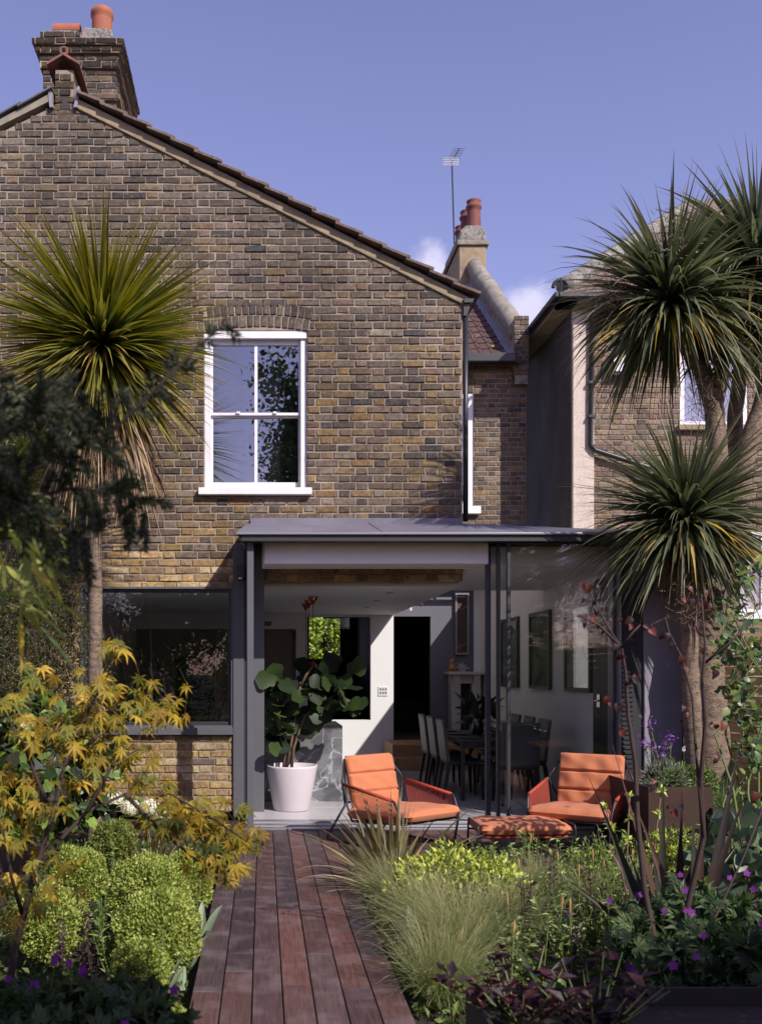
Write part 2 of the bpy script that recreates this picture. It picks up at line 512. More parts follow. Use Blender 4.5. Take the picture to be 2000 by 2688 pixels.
# ------------------------------------------------------------------ the brick house (rear outrigger, main house behind, chimneys)
YF = 10.12
house = thing('brick_house', 'old brown brick house with sloping gable, white sash window and two chimneys', 'house', (0, YF, 0))
AP = (X(172, YF), Z(262, YF))                 # gable apex
ER = (X(1214, YF), Z(792, YF))                # right eaves
def gz(x):
    if x > AP[0]: return AP[1] + (ER[1] - AP[1]) * (x - AP[0]) / (ER[0] - AP[0])
    return AP[1] - .5 * (AP[0] - x)
XL, XR = -3.4, ER[0]
KW = (X(213, YF), X(613, YF), Z(1925, YF), Z(1540, YF))     # kitchen window hole
SW = (X(537, YF), X(806, YF), Z(1280, YF), Z(866, YF))      # sash window hole
ZX = Z(1400, YF); ZD = Z(1525, YF)
w = MB(); y0, y1 = YF + .012, YF + .30
w.prism([(XL, 0), (KW[0], 0), (KW[0], ZX), (XL, ZX)], y0, y1)
w.prism([(KW[0], 0), (KW[1], 0), (KW[1], KW[2]), (KW[0], KW[2])], y0, y1)
w.prism([(KW[0], KW[3]), (KW[1], KW[3]), (KW[1], ZX), (KW[0], ZX)], y0, y1)
w.prism([(KW[1], ZD), (XR, ZD), (XR, ZX), (KW[1], ZX)], y0, y1)
w.prism([(XL, ZX), (SW[0], ZX), (SW[0], gz(SW[0])), (AP[0], AP[1]), (XL, gz(XL))], y0, y1)
w.prism([(SW[0], ZX), (SW[1], ZX), (SW[1], SW[2]), (SW[0], SW[2])], y0, y1)
w.prism([(SW[0], SW[3]), (SW[1], SW[3]), (SW[1], gz(SW[1])), (SW[0], gz(SW[0]))], y0, y1)
w.prism([(SW[1], ZX), (XR, ZX), (XR, gz(XR)), (SW[1], gz(SW[1]))], y0, y1)
wall_f = w.build('wall', M['mortar'], house)
AR0, AR1 = SW[0] - .0, SW[1] + .03          # brick arch over the sash
AZ0, AZ1 = SW[3], SW[3] + .27
def iv_f(zc):
    if zc > gz(XR) - .01:
        a = AP[0] - (AP[1] - zc) / .5 if zc > gz(XL) else XL
        b = AP[0] + (AP[1] - zc) / (AP[1] - ER[1]) * (ER[0] - AP[0])
        iv = [(max(a, XL) + .02, b - .03)]
    else:
        iv = [(XL, XR - .004)]
    if zc < KW[3] and zc > KW[2]: iv = cut(iv, [(KW[0] - .002, KW[1])])
    if zc < ZD: iv = cut(iv, [(KW[1], 9)])
    if SW[2] < zc < SW[3]: iv = cut(iv, [(SW[0], SW[1])])
    if AZ0 <= zc < AZ1: iv = cut(iv, [(AR0, AR1)])
    return iv
def pal_f(u, zc):
    if zc < 2.72 + .05 * math.sin(u * 3): return pick(YEL, YELW)
    if zc < 3.1 and random.random() < .35: return pick(YEL, YELW) * .75
    c = pick(OLD, OLDW)
    t = min(1, max(0, (zc - 4.6) / 2.6))
    g = c.mean() * np.array([1.06, 1.0, .93])
    if zc < 5 and random.random() < .22: c = np.array(pick([OLD[4], OLD[5]], [1, 1]))
    c = c * (1 - .35 * t) + g * .35 * t
    return np.clip(c * .95, 0, 1)
lay(wall_f, 190, 0.0, 8.2, iv_f, pal_f, origin=(0, YF), prefer=lambda b: .5 if (b[0] > .3 or (b[0] > -1.2 and b[2] > 5.5)) else 0)
# arch of headers on edge, two rings
nA = 15
for row in range(2):
    for i in range(nA):
        t = (i + .5 + .35 * row) / nA
        if t > 1: continue
        x = AR0 + (AR1 - AR0) * t
        tilt = (t - .5) * .32
        zc = AZ0 + .066 + row * .132 - .05 * (2 * t - 1) ** 2 + .03
        V, F = brick_geo(.062 * random.uniform(.9, 1.05), .12, .03, random)
        c, s = math.cos(tilt), math.sin(tilt)
        mb = MB().add(np.stack([V[:, 0] * c + V[:, 2] * s, V[:, 1], -V[:, 0] * s + V[:, 2] * c], 1) + np.array([x, YF - .001, zc]), F, pick(OLD[:4] + OLD[6:9], [1] * 7) * .9)
        mb.build('brick', M['brick_ATTR'], wall_f)

# verge: tile ends stepping down the right slope, beige bedding beneath
sl = math.atan2(AP[1] - ER[1], ER[0] - AP[0])
vx0, vx1 = X(205, YF), X(1246, YF)
roofR = MB()
def slope_pt(x, off): return (x, gz(x) + off)
roofR.prism([(vx0 - .05, gz(vx0) - .0), (ER[0] + .1, gz(ER[0] + .1)), (ER[0] + .1, gz(ER[0] + .1) + .10), (vx0 - .05, gz(vx0) + .10)], YF + .05, 16.2)
roof_r = roofR.build('roof', M['tile_stone'], house)
bed = MB().prism([(vx0, gz(vx0) - .035), (ER[0] + .07, gz(ER[0] + .07) - .035), (ER[0] + .07, gz(ER[0] + .07) + .075), (vx0, gz(vx0) + .075)], YF - .02, YF + .045)
bed.build('verge_mortar', M['render_beige'], roof_r, bevel=.01)
nT = 17
step = (vx1 - vx0) / nT
for i in range(nT):
    xa = vx0 + i * step; L_ = step * 1.17
    a = sl * .80 + random.uniform(-.01, .01)
    za = gz(xa) + .125
    for jj in range(2):
        yb0 = YF - .10 + jj * .33 + random.uniform(-.008, .008); yb1 = yb0 + .32
        V, F = [], []
        mb = MB()
        dx, dz = L_ / math.cos(a) * math.cos(a), -L_ * math.tan(a)
        t = .030
        mb.prism([(xa, za - t), (xa + dx, za + dz - t), (xa + dx + .008, za + dz), (xa, za)], yb0, yb1)
        mb.build('tile', M['tile_stone'], roof_r, bevel=.004)
# left slope beyond the party upstand
xl0 = X(140, YF)
lf = MB().prism([(XL - .4, gz(XL - .4) + .05), (xl0, gz(xl0) + .05), (xl0, gz(xl0) + .13), (XL - .4, gz(XL - .4) + .13)], YF - .03, 16.2)
roof_l = lf.build('roof', M['render_grey'], house)
for i in range(5):
    xb = xl0 - i * .33; xa = xb - .36
    MB().prism([(xa, gz(xa) + .133), (xb, gz(xb) + .155), (xb, gz(xb) + .173), (xa, gz(xa) + .15)], YF - .075, YF + .5).build('slate', M['slate'], roof_l)

# party wall upstand with a little tiled coping and ring
ux0, ux1 = X(143, YF), X(196, YF)
zt = Z(182, YF)
up = MB().box(ux0 + .012, ux1 - .012, YF + .014, YF + .66, AP[1] - .25, zt).build('upstand', M['mortar'], house)
lay(up, 24, AP[1] - .20, zt - .02, lambda z: [(ux0, ux1)], lambda u, z: pick(OLD, OLDW) * .75, origin=(0, YF - .0))
cxm = (ux0 + ux1) / 2
zp = Z(146, YF); ze = Z(176, YF)
cp = MB()
wv = .175
cp.prism([(cxm - wv, ze - .012), (cxm, zp - .03), (cxm, zp), (cxm - wv, ze + .018)], YF - .06, YF + .70)
cp.prism([(cxm, zp - .03), (cxm + wv, ze - .012), (cxm + wv, ze + .018), (cxm, zp)], YF - .06, YF + .70)
coping = cp.build('coping', M['terracotta_old'], up, bevel=.004)
rg = MB(); pts = [(cxm + .036 * math.cos(a), YF - .02, zp + .035 + .036 * math.sin(a)) for a in np.linspace(0, 2 * math.pi, 17)]
rg.tube(pts, .017, 8, cap=False).build('ridge_ring', M['terracotta_old'], up)
for s, xx in ((-1, ux0 - .02), (1, ux1 + .02)):
    MB().prism([(xx - .02, AP[1] - .1), (xx + .02, AP[1] - .1 ), (xx + .03 * s + .012, AP[1] + .12), (xx + .03 * s - .012, AP[1] + .12)], YF - .04, YF + .3).build('flashing', M['lead'], up)

# big chimney stack
YC = 11.3
cx0, cx1 = X(112, YC), X(306, YC)
cy0, cy1 = YC, YC + 1.25
C_ = .0775
ztop = Z(112, YC)
levels = []                     # (z0, z1, expand)
zb = ztop
for e, n in ((.105, 1), (.075, 1), (.035, 2), (0, 4), (.045, 1), (0, 9)):
    levels.append((zb - n * C_, zb, e)); zb -= n * C_
def prC(zc):
    for (a, b, e) in levels:
        if a <= zc < b: return e
    return 0
core = MB()
for (a, b, e) in levels:
    core.box(cx0 - e + .012, cx1 + e - .012, cy0 - e + .012, cy1 + e - .012, a, b)
stack = core.build('chimney_stack', M['mortar'], house)
palC = lambda u, z: pick(OLD, OLDW) * (.28 if z > ztop - .17 else .5 if z > ztop - .4 else .9)
lay(stack, 60, levels[-1][0], ztop - .005, lambda z: [(cx0 - prC(z), cx1 + prC(z))], palC, origin=(0, YC), C=C_, proud=prC, S=.235, Hd=.122)
lay(stack, 30, levels[-1][0], ztop - .005, lambda z: [(cy0 - prC(z), cy1 + prC(z))], palC, origin=(cx1, 0), axis='y', C=C_, proud=prC, S=.235, Hd=.122)
cap = MB().box(cx0 - .02, cx1 - .12, cy0 + .02, cy1 - .1, ztop, ztop + .1)
lay(stack, 5, ztop, ztop + .13, lambda z: [(cx0 - .02, cx0 + .46)], lambda u, z: pick(OLD, OLDW) * .55, origin=(0, YC - .06), C=.125)
MB().prism([(cx0 + .45, ztop), (cx1 - .02, ztop), (cx1 - .05, ztop + .13), (cx0 + .50, ztop + .15)], cy0 - .06, cy1 - .1).build('flaunching', M['concrete_lichen'], stack, bevel=.02)
MB().box(cx0 + .0, cx0 + .44, cy0 - .045, cy1 - .1, ztop, ztop + .125).build('flaunching', M['concrete_lichen'], stack, bevel=.02)
pz = ztop + .12
pcx = X(260, YC)
ph = Z(31, YC + .24) - pz
MB().lathe([(.10, pz - .05), (.128, pz + .02), (.120, pz + ph * .70), (.122, pz + ph * .78), (.138, pz + ph * .84), (.138, pz + ph * .93), (.128, pz + ph), (.105, pz + ph), (.10, pz + ph * .6)], pcx, YC + .24, 28, cap=False).build('chimney_pot', M['terracotta'], stack, smooth=True)
hp = MB()
hx0, hx1 = X(136, YC), X(208, YC)
yc_ = YC + .12; zc_ = ztop + .21
prof = [(math.cos(a) * .085, math.sin(a) * .085) for a in np.linspace(-.35, math.pi + .35, 14)]
prof2 = [(math.cos(a) * .066, math.sin(a) * .066) for a in np.linspace(math.pi + .35, -.35, 14)]
hp.prismx([(yc_ + p[0], zc_ + p[1]) for p in prof + prof2], hx0, hx1)
hp.build('half_round_vent', M['terracotta'], stack)

# gutter and downpipe on the outrigger's right side
g = MB()
gx = ER[0]
g.prism([(gx + .0, Z(800, YF)), (gx + .10, Z(800, YF)), (gx + .115, Z(787, YF)), (gx + .0, Z(787, YF))], YF - .05, 15.7)
g.prism([(gx + .0, Z(832, YF)), (gx + .045, Z(832, YF)), (gx + .08, Z(806, YF)), (gx + .0, Z(800, YF) - .003)], YF - .02, YF + .06)
g.build('gutter', M['black_plastic'], house, bevel=.008)
MB().tube([(gx + .035, YF + .02, Z(815, YF)), (gx + .035, YF + .02, Z(1368, YF))], .028, 12).build('downpipe', M['black_plastic'], house, smooth=True)
MB().prismx([(YF + .3, 2.64), (15.88, 2.64), (15.88, gz(XR) - .05), (YF + .3, gz(XR) - .05)], XR - .30, XR - .012).build('side_wall', M['mortar'], house)

# sash window
sash = thing('sash_window', 'white timber sash window with two panes per sash in brown brick gable', 'window', ((SW[0] + SW[1]) / 2, YF, SW[2]))
yw = YF + .055
def fr(mb, x0, x1, z0, z1, t, y0, y1, tb=None):
    tb = tb or t
    mb.box(x0, x0 + t, y0, y1, z0, z1); mb.box(x1 - t, x1, y0, y1, z0, z1)
    mb.box(x0 + t, x1 - t, y0, y1, z1 - t, z1); mb.box(x0 + t, x1 - t, y0, y1, z0, z0 + tb)
    return mb
hd = MB()
xs = np.linspace(SW[0], SW[1], 13)
top = [(x, Z(860, YF) + .035 - .05 * ((x - (SW[0] + SW[1]) / 2) / (SW[1] - SW[0]) * 2) ** 2) for x in xs]
hd.prism([(SW[0], Z(886, YF)), (SW[1], Z(886, YF))] + [(float(a), float(b)) for a, b in top[::-1]], yw - .035, yw + .1)
hd.build('head', M['white_paint'], sash)
bx = MB(); zb0 = SW[2] + .004; zb1 = Z(886, YF)
t = X(553, YF) - X(537, YF)
bx.box(SW[0], SW[0] + t, yw - .012, yw + .12, zb0, zb1); bx.box(SW[1] - t, SW[1], yw - .012, yw + .12, zb0, zb1)
bx.build('box_frame', M['white_paint'], sash, bevel=.004)
ix0, ix1 = SW[0] + t, SW[1] - t
zm = Z(1080, YF)
for nm, (z0, z1, yy, tb, tt) in {'upper_sash': (zm - .02, zb1, yw + .03, .03, .055), 'lower_sash': (zb0, zm + .012, yw + .065, .075, .05)}.items():
    sroot = MB()
    sx = .022
    sroot.box(ix0, ix0 + sx, yy, yy + .04, z0, z1); sroot.box(ix1 - sx, ix1, yy, yy + .04, z0, z1)
    sroot.box(ix0 + sx, ix1 - sx, yy, yy + .04, z0, z0 + tb)
    sroot.box(ix0 + sx, ix1 - sx, yy, yy + .04, z1 - tt, z1)
    so = sroot.build(nm, M['white_paint'], sash, bevel=.003)
    xm = X(672, YF)
    MB().box(xm - .017, xm + .017, yy + .004, yy + .036, z0 + tb, z1 - tt).build('glazing_bar', M['white_paint'], so, bevel=.003)
    for (a, b) in ((ix0 + sx, xm - .017), (xm + .017, ix1 - sx)):
        MB().box(a, b, yy + .018, yy + .021, z0 + tb, z1 - tt).build('pane', M['glass_sash'], so)
for xx in (X(625, YF), X(722, YF)):
    MB().box(xx - .02, xx + .02, yw + .012, yw + .03, zm - .005, zm + .018).build('sash_lift', M['white_paint'], sash, bevel=.003)
MB().prismx([(YF - .075, SW[2] - .085), (YF + .06, SW[2] - .085), (YF + .06, SW[2] + .003), (YF - .075, SW[2] - .012)], X(522, YF), X(818, YF)).build('sill', M['white_paint'], sash, bevel=.006)
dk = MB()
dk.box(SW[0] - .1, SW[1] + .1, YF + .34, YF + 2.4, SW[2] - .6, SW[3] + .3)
struct('upstairs_dark_box', dk, M['charcoal_wall'])  # closed box, its dark colour stands in for the unlit room behind the sash

# ------------------------------------------------------------------ main house rear wall (set back), its roof, parapet and chimney
YM = 15.9
mx0, mx1 = X(1190, YM), X(1381, YM)
ZE = Z(950, YM)
WW = (X(1205, YM), X(1243, YM), Z(1330, YM), Z(1030, YM))
mw = MB().box(WW[1], mx1, YM + .012, YM + .25, 3.03, ZE + .05)
mw.box(XR, WW[1], YM + .012, YM + .25, 3.03, WW[2]); mw.box(XR, WW[1], YM + .012, YM + .25, WW[3], ZE + .05)
mw.box(XR, WW[1], YM + .26, YM + .3, WW[2] - .1, WW[3] + .1)
wall_m = mw.build('wall', M['mortar'], house)
def iv_m(zc):
    iv = [(XR + .02, mx1)]
    if WW[2] < zc < WW[3] + .24: iv = cut(iv, [(XR, WW[1])])
    return iv
lay(wall_m, 50, 3.04, ZE, iv_m, lambda u, z: pick(OLD, OLDW) * .97, origin=(0, YM))
for row in range(2):
    for i in range(2):
        V, F = brick_geo(.10, .115, .03, random)
        MB().add(V + np.array([WW[1] - .06 - .115 * i, YM - .001, WW[3] + .06 + .125 * row]), F, pick(OLD, OLDW)).build('brick', M['brick_ATTR'], wall_m)
rw = thing('narrow_window', 'white window with sill half hidden behind the brick outrigger corner', 'window', (WW[1], YM, WW[2]))
f = MB(); f.box(WW[1] - .09, WW[1], YM + .03, YM + .1, WW[2], WW[3]); f.box(WW[0] - .3, WW[1] - .09, YM + .03, YM + .1, WW[3] - .1, WW[3]); f.box(WW[0] - .3, WW[1] - .09, YM + .04, YM + .1, (WW[2] + WW[3]) / 2 - .04, (WW[2] + WW[3]) / 2 + .04); f.box(WW[0] - .3, WW[1] - .09, YM + .04, YM + .1, WW[2], WW[2] + .1)
f.build('frame', M['white_paint'], rw, bevel=.004)
MB().box(WW[0] - .3, WW[1] - .09, YM + .006, YM + .011, WW[2] + .1, WW[3] - .1).build('pane', M['glass_sash'], rw)
MB().box(WW[0] - .3, WW[1] + .1, YM - .1, YM + .012, WW[2] - .13, WW[2] - .005).build('sill', M['white_paint'], rw, bevel=.006)
# pier with corbelled bricks at the end of the party parapet
px0, px1 = X(1344, YM), X(1384, YM)
pier = MB().box(px0 + .012, px1 - .012, YM - .10, YM + .2, Z(975, YM) + .002, Z(838, YM) - .02).build('parapet_pier', M['mortar'], house)
lay(pier, 12, Z(975, YM), Z(838, YM), lambda z: [(px0, px1)], lambda u, z: pick(OLD, OLDW) * .9, origin=(0, YM - .112))
for i in range(3):
    zc = Z(975, YM) - .05 - i * .085
    V, F = brick_geo(px1 - px0 - .02, .07, .1, random)
    MB().add(V + np.array([(px0 + px1) / 2, YM - .085 + .03 * i, zc]), F, pick(OLD, OLDW) * .8).build('brick', M['brick_ATTR'], pier)
# roof slope with tiles
tn = .75
rf = MB().prismx([(YM - .18, ZE - .06), (19.6, ZE - .06 + tn * 3.78), (19.6, ZE - .12 + tn * 3.78), (YM - .18, ZE - .12)], mx0 - .9, px0 - .01)
roof_m = rf.build('roof', M['tile_red'], house)
tw, tl = .20, .30
MT = MB()
tt = [(-tw / 2, 0), (-tw * .28, .016), (tw * .20, .016), (tw * .30, .034), (tw / 2, .030)]
n_ = len(tt); Vt = []; a = math.atan(tn)
for (yy, zz) in ((0, .0), (tl * 1.12, -.02)):
    for (x_, h_) in tt: Vt.append((x_, yy * math.cos(a) - (h_ + zz) * math.sin(a), yy * math.sin(a) + (h_ + zz) * math.cos(a)))
for (x_, h_) in tt: Vt.append((x_, (-.0) * math.cos(a) + .025 * math.sin(a), -.025 * math.cos(a)))
Ft = [(i, i + 1, i + 1 + n_, i + n_) for i in range(n_ - 1)] + [(i + 2 * n_, i + 1 + 2 * n_, i + 1, i) for i in range(n_ - 1)]
tm = MB().add(Vt, Ft).mesh('tile'); tm.materials.append(M['tile_red'])
for r_ in range(13):
    for c_ in range(8):
        yy = YM - .22 + r_ * tl * math.cos(a); xx = px0 + .02 - c_ * tw
        o = link('tile', tm, None, roof_m); o.location = (xx, yy, ZE - .03 + (yy - (YM - .18)) * tn + random.uniform(-.003, .004)); o.rotation_euler = (0, random.uniform(-.015, .015), random.uniform(-.01, .01))
MB().box(XR + .02, px0 - .005, YM - .31, YM - .19, Z(965, YM), Z(942, YM)).build('gutter', M['black_plastic'], house, bevel=.02)
# parapet: rendered wall with rounded coping going up to the chimney
pa = MB()
ex = (px0 + px1) / 2
def zr(y): return ZE + (y - YM) * tn
pa.prismx([(YM - .1, ZE - .4), (19.8, zr(19.8) - .4), (19.8, zr(19.8) + .45), (YM + .05, zr(YM) + .48)], px0 + .02, px1 - .02)
parapet = pa.build('parapet', M['render_grey'], house)
cop = MB(); cop.tube([(ex, y, zr(y) + .46 + .02 * math.sin(y * 5)) for y in np.linspace(YM + .02, 19.3, 9)], .165, 12)
cop.build('coping', M['render_grey'], parapet, smooth=True)
fl = MB()
ys = np.linspace(YM - .15, 19.4, 14)
for i in range(13):
    a0, a1 = ys[i], ys[i + 1]; w0 = .16 + .05 * (i % 3); w1 = .16 + .05 * ((i + 1) % 3)
    fl.add([(px0 - w0 - .06, a0, zr(a0) - .02 + .05), (px0 + .03, a0, zr(a0) + .17), (px0 + .03, a1, zr(a1) + .17), (px0 - w1 - .06, a1, zr(a1) - .02 + .05)], [(0, 1, 2, 3)])
fl.build('flashing', M['lead'], parapet)
# far chimney
YK = 19.3
kx0, kx1 = X(1205, YK), X(1276, YK)
kz0, kz1 = Z(790, YK), Z(645, YK)
k = MB().box(kx0, kx1, YK, YK + 1.6, kz0 - .6, kz1)
ch2 = k.build('chimney_stack', M['render_beige'], house, bevel=.02)
MB().box(kx0 - .05, kx1 + .05, YK - .05, YK + 1.65, kz1, kz1 + .11).build('band', M['render_grey'], ch2, bevel=.02)
MB().prism([(kx0 - .0, kz1 + .11), (kx1, kz1 + .11), (kx1 - .02, kz1 + .36), (kx1 - .14, kz1 + .42), (kx0 + .14, kz1 + .42), (kx0 + .02, kz1 + .32)], YK, YK + 1.6).build('cap', M['concrete_lichen'], ch2, bevel=.03)
for i, (pxp, yy, hh) in enumerate(((1243, YK + .25, .62), (1226, YK + .7, .62), (1212, YK + 1.25, .55))):
    xx = X(pxp, yy); zz = kz1 + .4
    MB().lathe([(.15, zz - .05), (.135, zz + hh * .6), (.135, zz + hh * .72), (.16, zz + hh * .76), (.16, zz + hh * .82), (.135, zz + hh * .84), (.137, zz + hh * .96), (.15, zz + hh), (.12, zz + hh), (.11, zz + hh * .5)], xx, yy, 24, cap=False).build('chimney_pot', M['terracotta_red'], ch2, smooth=True)
# aerial strapped to that chimney
an = thing('tv_aerial', 'thin television aerial on a tall pole strapped to the rendered chimney', 'aerial', tuple(P(1190, 640, YK)))
p0, p1 = P(1192, 640, YK - .1), P(1186, 428, YK - .1)
MB().tube([p0, p1], .016, 6).build('pole', M['black_metal'], an)
b0, b1 = P(1184, 428, YK - .1), P(1212, 372, YK - .1) + np.array([0, .25, 0])
MB().tube([b0, b1], .014, 6).build('boom', M['black_metal'], an)
for i in range(7):
    c = b0 + (b1 - b0) * (.28 + .12 * i)
    MB().tube([c - np.array([.12, 0, .0]), c + np.array([.12, 0, .0])], .0035, 4).build('element', M['black_metal'], an)
rfm = MB(); q = P(1183, 424, YK - .12)
for dz in (-.07, -.035, 0, .035, .07): rfm.box(q[0] - .15, q[0] + .15, q[1], q[1] + .01, q[2] + dz - .006, q[2] + dz + .006)
for dx in (-.15, -.05, .05, .15): rfm.box(q[0] + dx - .006, q[0] + dx + .006, q[1] + .011, q[1] + .02, q[2] - .076, q[2] + .076)
rfm.build('reflector', M['alu_light'], an)

# ------------------------------------------------------------------ neighbouring house on the right
YN = 14.8
nb = thing('neighbour_house', 'neighbouring brick house with cream corner strip and hipped tiled roof behind the cordyline', 'house', (X(1500, YN), YN, 0))
nx0 = X(1500, YN); nx1 = X(1556, YN); NX = 9.0
ZN = Z(800, YN)
nwins = [(X(1785, YN), X(1962, YN), Z(1117, YN), Z(905, YN)), (X(1838, YN), X(2010, YN), Z(1612, YN), Z(1395, YN))]
mwn = MB()
(a0, a1, a2, a3), (c0, c1, c2, c3) = nwins
yA, yB = YN + .012, YN + .3
mwn.box(nx1, a0, yA, yB, 0, ZN); mwn.box(max(a1, c1), NX, yA, yB, 0, ZN)
mwn.box(a0, max(a1, c1), yA, yB, a3, ZN); mwn.box(a0, max(a1, c1), yA, yB, c3, a2)
mwn.box(a0, max(a1, c1), yA, yB, 0, c2)
mwn.box(a0, c0, yA, yB, c2, c3); mwn.box(a1, c1, yA, yB, a2, a3) if a1 < c1 else None
wall_n = mwn.build('wall', M['mortar'], nb)
def iv_n(zc):
    iv = [(nx1, NX)]
    for (q0, q1, q2, q3) in nwins:
        if q2 - .09 < zc < q3: iv = cut(iv, [(q0, q1)])
    return iv
palN = lambda u, z: pick([OLD[0], OLD[1], OLD[6], OLD[8], OLD[10], lin(150, 132, 112), lin(146, 124, 94), lin(144, 124, 108), OLD[2]], [3, 3, 3, 3, 3, 5, 2, 4, 2]) * 1.12
lay(wall_n, 150, 0.6, ZN, iv_n, palN, origin=(0, YN), prefer=lambda b: .5 if (b[1] < 6.9 and b[2] > 3.5) else 0)
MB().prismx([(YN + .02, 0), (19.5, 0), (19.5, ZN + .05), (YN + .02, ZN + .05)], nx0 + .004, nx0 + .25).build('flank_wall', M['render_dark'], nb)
MB().box(nx0, nx1 - .003, YN - .06, YN + .02, 0, ZN - .05).build('corner_strip', M['cream_paint'], nb, bevel=.012)
# roof
ev = .28; zn0 = Z(790, YN)
rt = math.tan(R(40))
A_ = (nx0 - ev, YN - ev); dN = 4.2
B_ = (NX + .4, YN - ev)
Vr = [(A_[0], A_[1], zn0), (B_[0], B_[1], zn0), (B_[0], A_[1] + dN, zn0 + dN * rt), (A_[0] + dN, A_[1] + dN, zn0 + dN * rt), (A_[0], A_[1] + 2 * dN, zn0)]
rn = MB().add(Vr, [(0, 1, 2, 3), (0, 3, 4)]).build('roof', M['tile_stone'], nb)
so = rn.modifiers.new('solid', 'SOLIDIFY'); so.thickness = .06
nrow = 9
for r_ in range(nrow):
    d0 = r_ * .40
    mbt = MB()
    x_a = A_[0] + d0 + .05
    mbt.add([(x_a, A_[1] + d0 - .05, zn0 + (d0 - .02) * rt + .03), (B_[0], A_[1] + d0 - .05, zn0 + (d0 - .02) * rt + .03), (B_[0], A_[1] + d0 + .42, zn0 + (d0 + .42) * rt + .02), (x_a + .40, A_[1] + d0 + .42, zn0 + (d0 + .42) * rt + .02)], [(0, 1, 2, 3)])
    o = mbt.build('tile_course', M['tile_stone'], rn); sm = o.modifiers.new('solid', 'SOLIDIFY'); sm.thickness = .03
hd_ = Vector((1, 1, rt)).normalized()
for i in range(14):
    st = Vector((A_[0] + .12, A_[1] + .12, zn0 + .12 * rt + .06)) + hd_ * (.42 * i)
    en = st + hd_ * .43
    MB().tube([st, en], [.145, .128], 12).build('hip_tile', M['concrete_lichen'], rn, smooth=True)
fin = MB(); fp = Vector((A_[0] + .02, A_[1] + .02, zn0 + .02))
pts = [(fp.x + .13 * math.cos(a) * .9, fp.y - .02, fp.z + .06 + .13 * math.sin(a)) for a in np.linspace(.1, math.pi - .1, 9)]
fin.tube(pts, .03, 8); fin.tube([(fp.x, fp.y - .03, fp.z - .02), (fp.x, fp.y - .03, fp.z + .22)], .02, 6)
fin.build('hip_iron', M['black_metal'], rn)
gut = MB()
gut.box(A_[0] - .06, NX + .3, A_[1] - .1, A_[1] + .0, zn0 - .09, zn0 + .0); gut.box(A_[0] - .1, A_[0] + .0, A_[1] - .1, 19.5, zn0 - .09, zn0 + .0)
gut.build('gutter', M['black_plastic'], nb, bevel=.02)
sf = MB(); sf.box(A_[0] + .01, nx0 + .0, A_[1] + .02, 19.5, zn0 - .14, zn0 - .10); sf.box(A_[0] + .01, NX + .3, A_[1] + .02, YN + .0, zn0 - .14, zn0 - .101)
sf.build('soffit', M['render_beige'], nb)
dp = MB(); dx_ = X(1553, YN - .1)
dp.tube([(dx_, A_[1] - .02, zn0 - .08), (dx_, YN - .1, zn0 - .3), (dx_ - .02, YN - .1, Z(1172, YN)), (dx_ + .05, YN - .1, Z(1186, YN)), (X(1700, YN), YN - .1, Z(1232, YN)), (X(1760, YN), YN - .1, Z(1262, YN))], .042, 10)
dpo = dp.build('downpipe', M['black_plastic'], nb, smooth=True)
for pz_ in (1010, 1098): MB().box(dx_ - .06, dx_ + .05, YN - .15, YN - .05, Z(pz_, YN) - .02, Z(pz_, YN) + .02).build('pipe_bracket', M['black_plastic'], dpo)
for i, (q0, q1, q2, q3) in enumerate(nwins):
    wr = thing('white_window', ['white framed window with frosted panes high in the neighbouring brick wall', 'white framed window low in the neighbouring wall behind the rose leaves'][i], 'window', ((q0 + q1) / 2, YN, q2))
    f = MB(); fr(f, q0, q1, q2, q3, .07, YN + .02, YN + .1); xm = q0 + (q1 - q0) * .52
    f.box(xm - .03, xm + .03, YN + .022, YN + .098, q2 + .07, q3 - .07)
    f.box(q0 + .07, xm - .03, YN + .03, YN + .09, q3 - .36, q3 - .31)
    f.build('frame', M['white_paint'], wr, bevel=.005)
    for (a, b) in ((q0 + .07, xm - .03), (xm + .03, q1 - .07)):
        MB().box(a, b, YN + .055, YN + .06, q2 + .07, q3 - .07).build('pane', M['glass_sash'], wr)
        MB().box(a + .01, b - .01, YN + .16, YN + .17, q2 + .09, q3 - .1).build('blind', M['white_wall'], wr)
    MB().box(q0 - .06, q1 + .05, YN - .09, YN + .02, q2 - .085, q2 - .002).build('sill', M['render_beige' if i == 0 else 'white_paint'], wr, bevel=.008)
vt = thing('vent_hood', 'small white and black extractor vent box on the neighbouring brick wall', 'vent', tuple(P(1615, 965, YN)))
q = P(1590, 992, YN); q2_ = P(1642, 938, YN)
MB().box(q[0], q2_[0], YN - .12, YN, q[2], q2_[2]).build('housing', M['black_plastic'], vt, bevel=.015)
MB().prismx([(YN - .14, q[2] + .06), (YN - .121, q[2] + .06), (YN - .121, q2_[2] + .01), (YN - .14, q2_[2] + .01)], q[0] + .07, q2_[0] - .01).build('cover', M['white_paint'], vt, bevel=.004)
# dark side passage floor

